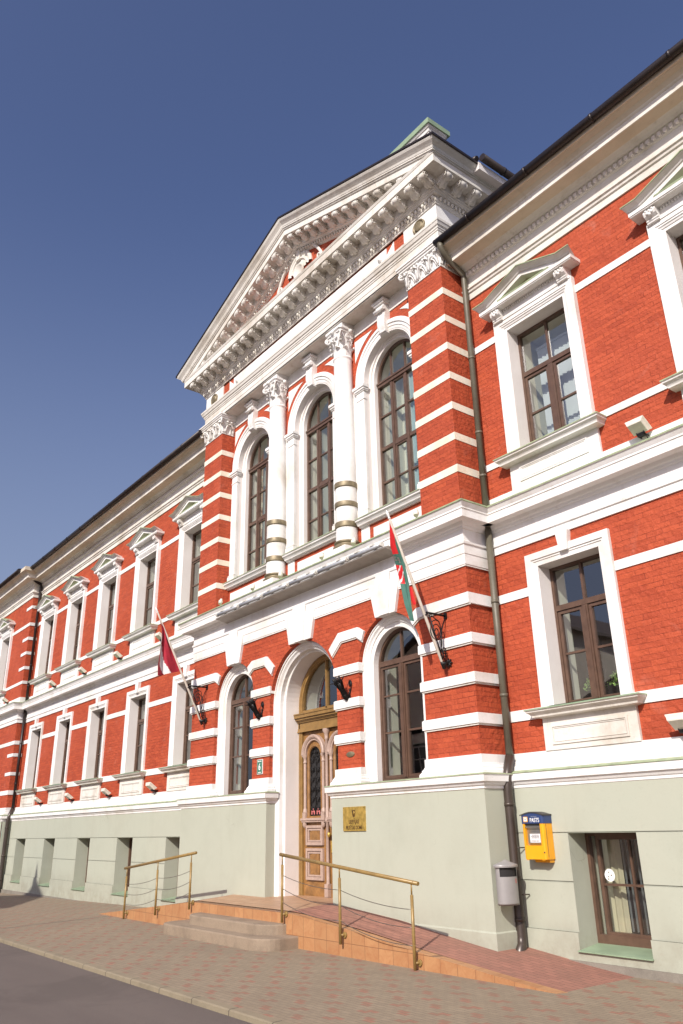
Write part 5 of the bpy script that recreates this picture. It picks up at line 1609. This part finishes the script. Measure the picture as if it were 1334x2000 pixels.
# floodlights
def floodlight(x, z, yw, lab, grp):
    t = empty('floodlight', (x, yw, z), lab, 'floodlight', grp)
    y = yw - .16
    m = MB()
    c = Vector((x, y - .03, z + .13)); nrm = Vector((0, .58, .815)); up = Vector((0, -.815, .58)); rt = Vector((1, 0, 0))
    def P(a, b, d): return tuple(c + rt * a + up * b + nrm * d)
    prof = [(.115, .095, -.055), (.125, .105, -.045), (.135, .115, -.01), (.155, .13, .02), (.155, .13, .035), (.145, .12, .038)]
    rows = [[P(-a, -b, d), P(a, -b, d), P(a, b, d), P(-a, b, d)] for a, b, d in prof]
    m.grid(rows, 0, False, True); m.face(rows[0])
    h = m.build('housing', 'off white plastic', t)
    m = MB(); m.face([P(-.145, -.12, .036), P(.145, -.12, .036), P(.145, .12, .036), P(-.145, .12, .036)]); m.build('lens', 'lamp glass', h)
    m = MB()
    m.tube([P(-.06, -.07, -.05), (x - .06, y + .03, z + .0), (x - .06, yw - .04, z), (x - .06, yw, z)], .012, 6); m.tube([P(.06, -.07, -.05), (x + .06, y + .03, z + .0), (x + .06, yw - .04, z), (x + .06, yw, z)], .012, 6)
    m.box(x - .05, x + .05, y - .0, y + .08, z - .01, z + .035); m.tube([(x + .04, yw - .06, z), (x + .05, yw - .02, z - .10)], .006, 5)
    m.build('bracket', 'black iron', t)
    return t
gU = 'floodlights above the middle cornice'
f0 = floodlight(8.36, 5.50, -.0, 'pale floodlight on the right wing beside the upper window', gU)
nxt = ['pale floodlight half hidden behind the dark red flag, under the upper windows', 'pale floodlight below the upper windows, second to the left of the dark red flag pole', 'pale floodlight below the upper windows, third to the left of the projecting centre', 'pale floodlight below the upper windows, last before the far downpipe']
for k in range(4): dup_thing(f0, (-8.3 - 3.27 * k, 0, 5.50), nxt[k])
dup_thing(f0, (-23.3, -PD, 5.50), 'pale floodlight on the far pavilion, left of the far downpipe')
gL = 'floodlights above the plinth cornice'
f1 = floodlight(8.20, 1.13, -.0, 'pale floodlight above the plinth at the right edge, under the lower window band', gL)
nx2 = ['pale floodlight just above the plinth, nearest to the left arched window', 'pale floodlight just above the plinth, second from the projecting centre', 'pale floodlight just above the plinth, third from the projecting centre', 'pale floodlight just above the plinth, farthest left near the far downpipe']
for k in range(4): dup_thing(f1, (-8.22 - 3.34 * k, 0, 1.13), nx2[k])

# tube lights on a tray under the centre cornice
m = MB()
m.prism([(-D - .30, 5.03), (-D - .40, 4.985), (-D - .40, 4.965), (-D - .06, 4.90), (-D - .06, 4.93)], -3.22, 3.36, 0, 'x')
o = m.build('light_tray', 'sheet steel tray', None, (0, -1.0, 4.97)); label(o, 'long brown sheet metal tray under the centre cornice carrying the tube lights', 'light tray')
def tubelight(x0, x1, lab):
    t = empty('tube_light', ((x0 + x1) / 2, -1.04, 5.06), lab, 'tube light', 'tube lights in a row above the door')
    m = MB(); y = -1.035
    m.tube([(x0 + .02, y, 5.055), (x1 - .02, y, 5.055)], .042, 10)
    m.build('tube', 'light grey tube', t)
    m = MB()
    for x in (x0 + .02, x1 - .02): m.tube([(x - .02, y, 5.055), (x + .02, y, 5.055)], .05, 10)
    for q in (.27, .73):
        x = x0 + (x1 - x0) * q
        m.box(x - .05, x + .05, y - .05, y + .05, 5.085, 5.125); m.tube([(x, y + .03, 5.1), (x, -D - .28, 5.02)], .015, 6)
    m.tube([(x0 + .05, y + .01, 5.105), (x1 - .05, y + .01, 5.105)], .008, 5)
    m.build('clamp', 'lamp glass', t)
tl = ['first grey tube light from the right, ending near the red and green flag', 'second grey tube light from the right, above the right arched window', 'grey tube light above the door, under the right column', 'grey tube light above the door, under the left column', 'grey tube light second from the left end of the row', 'leftmost grey tube light in the row above the left arched window']
for k in range(6): tubelight(3.28 - 1.075 * (k + 1) + .03, 3.28 - 1.075 * k, tl[k])

# small spot lamps on the cornice
lab = ['small white spot lamp on the cornice at the foot of the right pilaster', 'small white spot lamp at the foot of the right column', 'small white spot lamp on the cornice between the two columns', 'small white spot lamp at the foot of the left column', 'small white spot lamp on the cornice below the left arched window', 'small white spot lamp on the cornice beside the left pilaster']
s0 = None
for k, x in enumerate((4.08, 2.19, 1.09, -.52, -1.73, -3.30)):
    if s0 is None:
        t = empty('spot_lamp', (x, -.86, 5.36), lab[k], 'spot lamp', 'small spot lamps on the cornice')
        m = MB()
        m.tube([(x + .03, -.90, 5.40), (x + .01, -.87, 5.47), (x, -.85, 5.52)], [.045, .055, .03], 10); m.ball((x, -.85, 5.52), .035, 8)
        m.build('shade', 'off white plastic', t)
        m = MB(); m.tube([(x, -.86, 5.345), (x, -.86, 5.43)], .015, 6); m.build('stem', 'lamp glass', t); s0 = t
    else: dup_thing(s0, (x, -.86, 5.36), lab[k])

# wrought iron torch lamps by the door
def torch(x, lab):
    t = empty('torch_lamp', (x, -D, 2.33), lab, 'torch lamp', 'iron torch lamps by the door')
    m = MB()
    A = Vector((x, -D - .06, 2.38)); d = Vector((-.0, -.56, .83)).normalized()
    L = .36
    pts = [A - d * .06, A, A + d * .10, A + d * .22, A + d * L]
    m.tube(pts, [.008, .036, .047, .042, .072], 12)
    for k in range(12):
        a = 2 * pi * k / 12; u = d.orthogonal().normalized(); v = d.cross(u); o = u * cos(a) + v * sin(a)
        m.tube([A + o * .04, A + d * .10 + o * .053, A + d * .2 + o * .047, A + d * L + o * .080, A + d * (L + .03) + o * .105], .008, 5)
    m.tube([A + d * .06, A + d * .1], .053, 12)
    b = m.build('body', 'black iron', t)
    m = MB(); u = d.orthogonal().normalized(); v = d.cross(u)
    for k in range(5):
        a = 2 * pi * k / 5 + .4; o = u * cos(a) + v * sin(a)
        m.tube([A + d * (L - .03) + o * .05, A + d * (L + .11) + o * .07], .021, 8)
        for q in range(2): m.tube([A + d * (L + .02) + o * .09, A + d * (L + .04) + o * .15, A + d * (L + .07) + o * .16], [.012, .01, .004], 5)
    m.build('candle', 'black iron', t)
    m = MB(); sx = x + .03
    for s, (cx, cz, r) in enumerate(((-D - .02, 2.72, .075), (-D - .02, 2.58, .04))):
        pass
    pts = [(x + .03, -D - .05, 2.40), (x + .06, -D - .02, 2.52), (x + .10, -D - .02, 2.64)] + [(x + .055 + .05 * (1 - .7 * k / 14) * cos(-.2 + 3.3 * pi * k / 14), -D - .02, 2.68 + .07 * (1 - .7 * k / 14) * sin(-.2 + 3.3 * pi * k / 14)) for k in range(15)]
    m.tube(pts, .011, 6)
    m.tube([(x + .02, -D - .06, 2.42), (x + .05, -D - .03, 2.50), (x + .04, -D - .02, 2.58)], .009, 6); m.tube([(x - .02, -D - .06, 2.55), (x + .09, -D - .02, 2.56)], .008, 5)
    m.box(x - .02, x + .05, -D - .02, -D, 2.34, 2.46); m.tube([A - d * .05, A - d * .12 - Vector((0, 0, .03))], [.02, .006], 6)
    m.build('bracket', 'black iron', t)
torch(1.64, 'black iron torch lamp on the brick pier right of the door'); torch(-1.60, 'black iron torch lamp on the brick pier left of the door')

# plaques
yp = -D - .114
o = MB(); o.box(1.54, 2.19, yp - .022, yp, -.02, .395)
pq = o.build('brass_plaque', 'brass', None, (1.86, yp, .19)); label(pq, 'square brass plaque with engraved name on the plinth right of the door', 'plaque')
text_mesh('lettering', 'LIEP\u0100JAS', .092, 'engraved brown', pq, (1.865, yp - .0225, .135), xs=.85, depth=.0015, bold=.002)
text_mesh('lettering', 'PILS\u0112TAS DOME', .085, 'engraved brown', pq, (1.865, yp - .0225, .035), xs=.78, depth=.0015, bold=.002)
m = MB(); sx, sz = 1.865, .275
m.prism([(sx - .045, sz + .06), (sx + .045, sz + .06), (sx + .045, sz - .01), (sx + .03, sz - .045), (sx, sz - .065), (sx - .03, sz - .045), (sx - .045, sz - .01)], yp - .0245, yp - .0222)
m.build('crest', 'engraved brown', pq)
m = MB(); m.tube([(sx - .02, yp - .026, sz - .03), (sx - .01, yp - .026, sz), (sx + .015, yp - .026, sz + .02), (sx + .0, yp - .026, sz + .045)], .007, 5); m.tube([(sx + .02, yp - .026, sz - .03), (sx + .025, yp - .026, sz + .04)], .004, 5); m.build('crest_figure', 'brass', pq)
m = MB()
for x in (1.56, 2.17):
    for z in (.0, .375): m.ball((x, yp - .022, z), .007, 6)
m.build('screw', 'engraved brown', pq)
m = MB(); m.box(-1.72, -1.50, -D - .018, -D, 1.175, 1.488); nb = m.build('number_plate', 'white letter', None, (-1.61, -D, 1.33)); label(nb, 'small green house number plate with a white 6 left of the door', 'number plate')
m = MB(); m.box(-1.71, -1.51, -D - .021, -D - .017, 1.185, 1.478); m.build('field', 'green enamel', nb)
text_mesh('lettering', '6', .20, 'white letter', nb, (-1.61, -D - .0225, 1.325), xs=.85, bold=.004)
text_mesh('lettering', 'Ro\u017eu iela', .040, 'white letter', nb, (-1.61, -D - .0225, 1.447), bold=.001)
text_mesh('lettering', 'LIEP\u0100JA', .034, 'white letter', nb, (-1.61, -D - .0225, 1.208), bold=.001)
m = MB(); m.grid([[(1.645 + .125 * k * cos(a), -D - o, 1.342 + .052 * k * sin(a)) for a in [2 * pi * j / 28 for j in range(28)]] for k, o in ((1, 0), (1, .012), (.9, .018), (.01, .02))], 0, True, True)
ov = m.build('oval_plate', 'bronze', None, (1.645, -D, 1.342)); label(ov, 'small dark oval metal plate on the brick pier right of the door', 'plate')

# round sticker in the basement window
bx = RWIN[0]
m = MB(); m.grid([[(bx - .235 + .085 * k * cos(a), .315, -.675 + .085 * k * sin(a)) for a in [2 * pi * j / 24 for j in range(24)]] for k in (1, .01)], 0, False, True)
sk = m.build('sticker', 'white letter', None, (bx - .235, .315, -.675)); label(sk, 'round white sticker on the pane of the right basement window', 'sticker')
m = MB()
for dx, dz, a in ((.03, .0, .6), (-.02, -.02, -.5), (-.01, .035, 2.2), (-.025, -.05, 0)): m.tube([(bx - .235 + dx - .012 * cos(a), .313, -.675 + dz - .012 * sin(a)), (bx - .235 + dx + .012 * cos(a), .313, -.675 + dz + .012 * sin(a))], .006, 5)
m.build('mark', 'engraved brown', sk)

# pot plants inside the lower right window
def plant(x, y, z, r, lab, seed):
    rnd = random.Random(seed)
    t = empty('pot_plant', (x, y, z), lab, 'pot plant', 'pot plants behind the window pane')
    m = MB(); m.lathe([(.001, 0), (.06, 0), (.08, .11), (.085, .12), (.07, .12), (.001, .11)], (x, y, z), 14); m.build('pot', 'terracotta', t)
    m = MB()
    for k in range(170):
        a = rnd.uniform(0, 2 * pi); e = rnd.uniform(-.2, 1.4); q = r * rnd.uniform(.45, 1)
        c = Vector((x + q * cos(a) * cos(e), y + .7 * q * sin(a) * cos(e), z + .16 + r * .45 + q * .75 * sin(e)))
        d = Vector((rnd.uniform(-1, 1), rnd.uniform(-1, 1), rnd.uniform(-.2, 1))).normalized(); s = d.orthogonal().normalized()
        L = rnd.uniform(.035, .065); m.face([c - d * L * .5, c + s * L * .32, c + d * L * .6, c - s * L * .32], 0, True)
    for k in range(7):
        a = rnd.uniform(0, 2 * pi); m.tube([(x, y, z + .1), (x + r * .3 * cos(a), y + r * .2 * sin(a), z + .2 + r * .4), (x + r * .6 * cos(a), y + r * .4 * sin(a), z + .2 + r)], .005, 4)
    m.build('foliage', 'leaf green', t)
plant(6.50, .50, 1.735, .23, 'bushy green pot plant in the left half of the lower right window', 3)
plant(7.02, .48, 1.735, .26, 'taller green pot plant in the right half of the lower right window', 5)

# the house across the street: it stands behind the photographer, shows in the panes and throws the pointed shadow at the far left
def opposite():
    t = empty('opposite_house', (-8, -18, GZ), 'ochre gabled house across the street, seen only mirrored in the window panes', 'house')
    m = MB()
    wins = [(-15.6 + 2.6 * k, zz) for k in range(6) for zz in (-.9, 1.7)]
    gab = [(-17.0, 4.1), (-17.0, 6.0), (-9.8, 9.75), (-6.0, 7.7), (-6.0, 4.1)]
    wall_holes(m, -17, -1.5, -2.3, 4.1, -15.5, [(x - .5, x + .5, z, z + 1.7) for x, z in wins])
    m.face([(x, -15.5, z) for x, z in gab]); m.face([(x, -24, z) for x, z in gab])
    for x, zt in ((-1.5, 4.1), (-17, 6.0)): m.face([(x, -15.5, -2.3), (x, -24, -2.3), (x, -24, zt), (x, -15.5, zt)])
    m.face([(-6, -15.5, 4.1), (-6, -24, 4.1), (-6, -24, 7.7), (-6, -15.5, 7.7)]); m.face([(-1.5, -15.5, 4.1), (-1.5, -24, 4.1), (-1.5, -19.75, 6.0)])
    m.face([(-17, -24, -2.3), (-1.5, -24, -2.3), (-1.5, -24, 4.1), (-17, -24, 4.1)])
    m.box(-17.05, -1.45, -15.56, -15.5, 3.95, 4.15)
    m.build('wall', 'opposite plaster', t)
    m = MB()
    for a, b in (((-17.4, 5.82), (-9.8, 9.8)), ((-5.6, 7.52), (-9.8, 9.8))): m.prism([a, b, (b[0], b[1] + .12), (a[0], a[1] + .12)], -15.2, -24.3, 0)
    for ya, yb in ((-15.1, -19.75), (-24.4, -19.75)): m.face([(-6.0, ya, 3.95), (-1.2, ya, 3.95), (-1.2, yb, 6.1), (-6.0, yb, 6.1)])
    m.tube([(-9.8, -15.6, 9.8), (-9.8, -15.6, 10.3), (-9.8, -15.6, 10.8)], [.30, .14, .01], 8)
    m.build('roof', 'opposite roof', t)
    for x, z in wins:
        m = MB(); m.frame(x - .5, x + .5, z, z + 1.7, .07, -15.45, -15.40); m.box(x - .03, x + .03, -15.45, -15.4, z, z + 1.7); m.box(x - .5, x + .5, -15.45, -15.4, z + 1.1, z + 1.15); m.frame(x - .62, x + .62, z - .12, z + 1.82, .12, -15.56, -15.5)
        w = m.build('window', 'opposite trim', t)
        pane(x, .5, z, z + 1.7, -15.42).build('glass', 'dark room', w)
opposite()

m = MB(); m.grid([[(-5.76, -4.95, GZ + .002), (-5.72, -4.95, GZ + .002)], [(-6.62, -1.78, GZ + .002), (-6.58, -1.78, GZ + .002)]], 0, False)
o = m.build('drain_channel', 'dark lid', None, (-6.2, -3.4, GZ)); label(o, 'narrow dark drain channel crossing the pavement in front of the left ramp', 'drain channel')
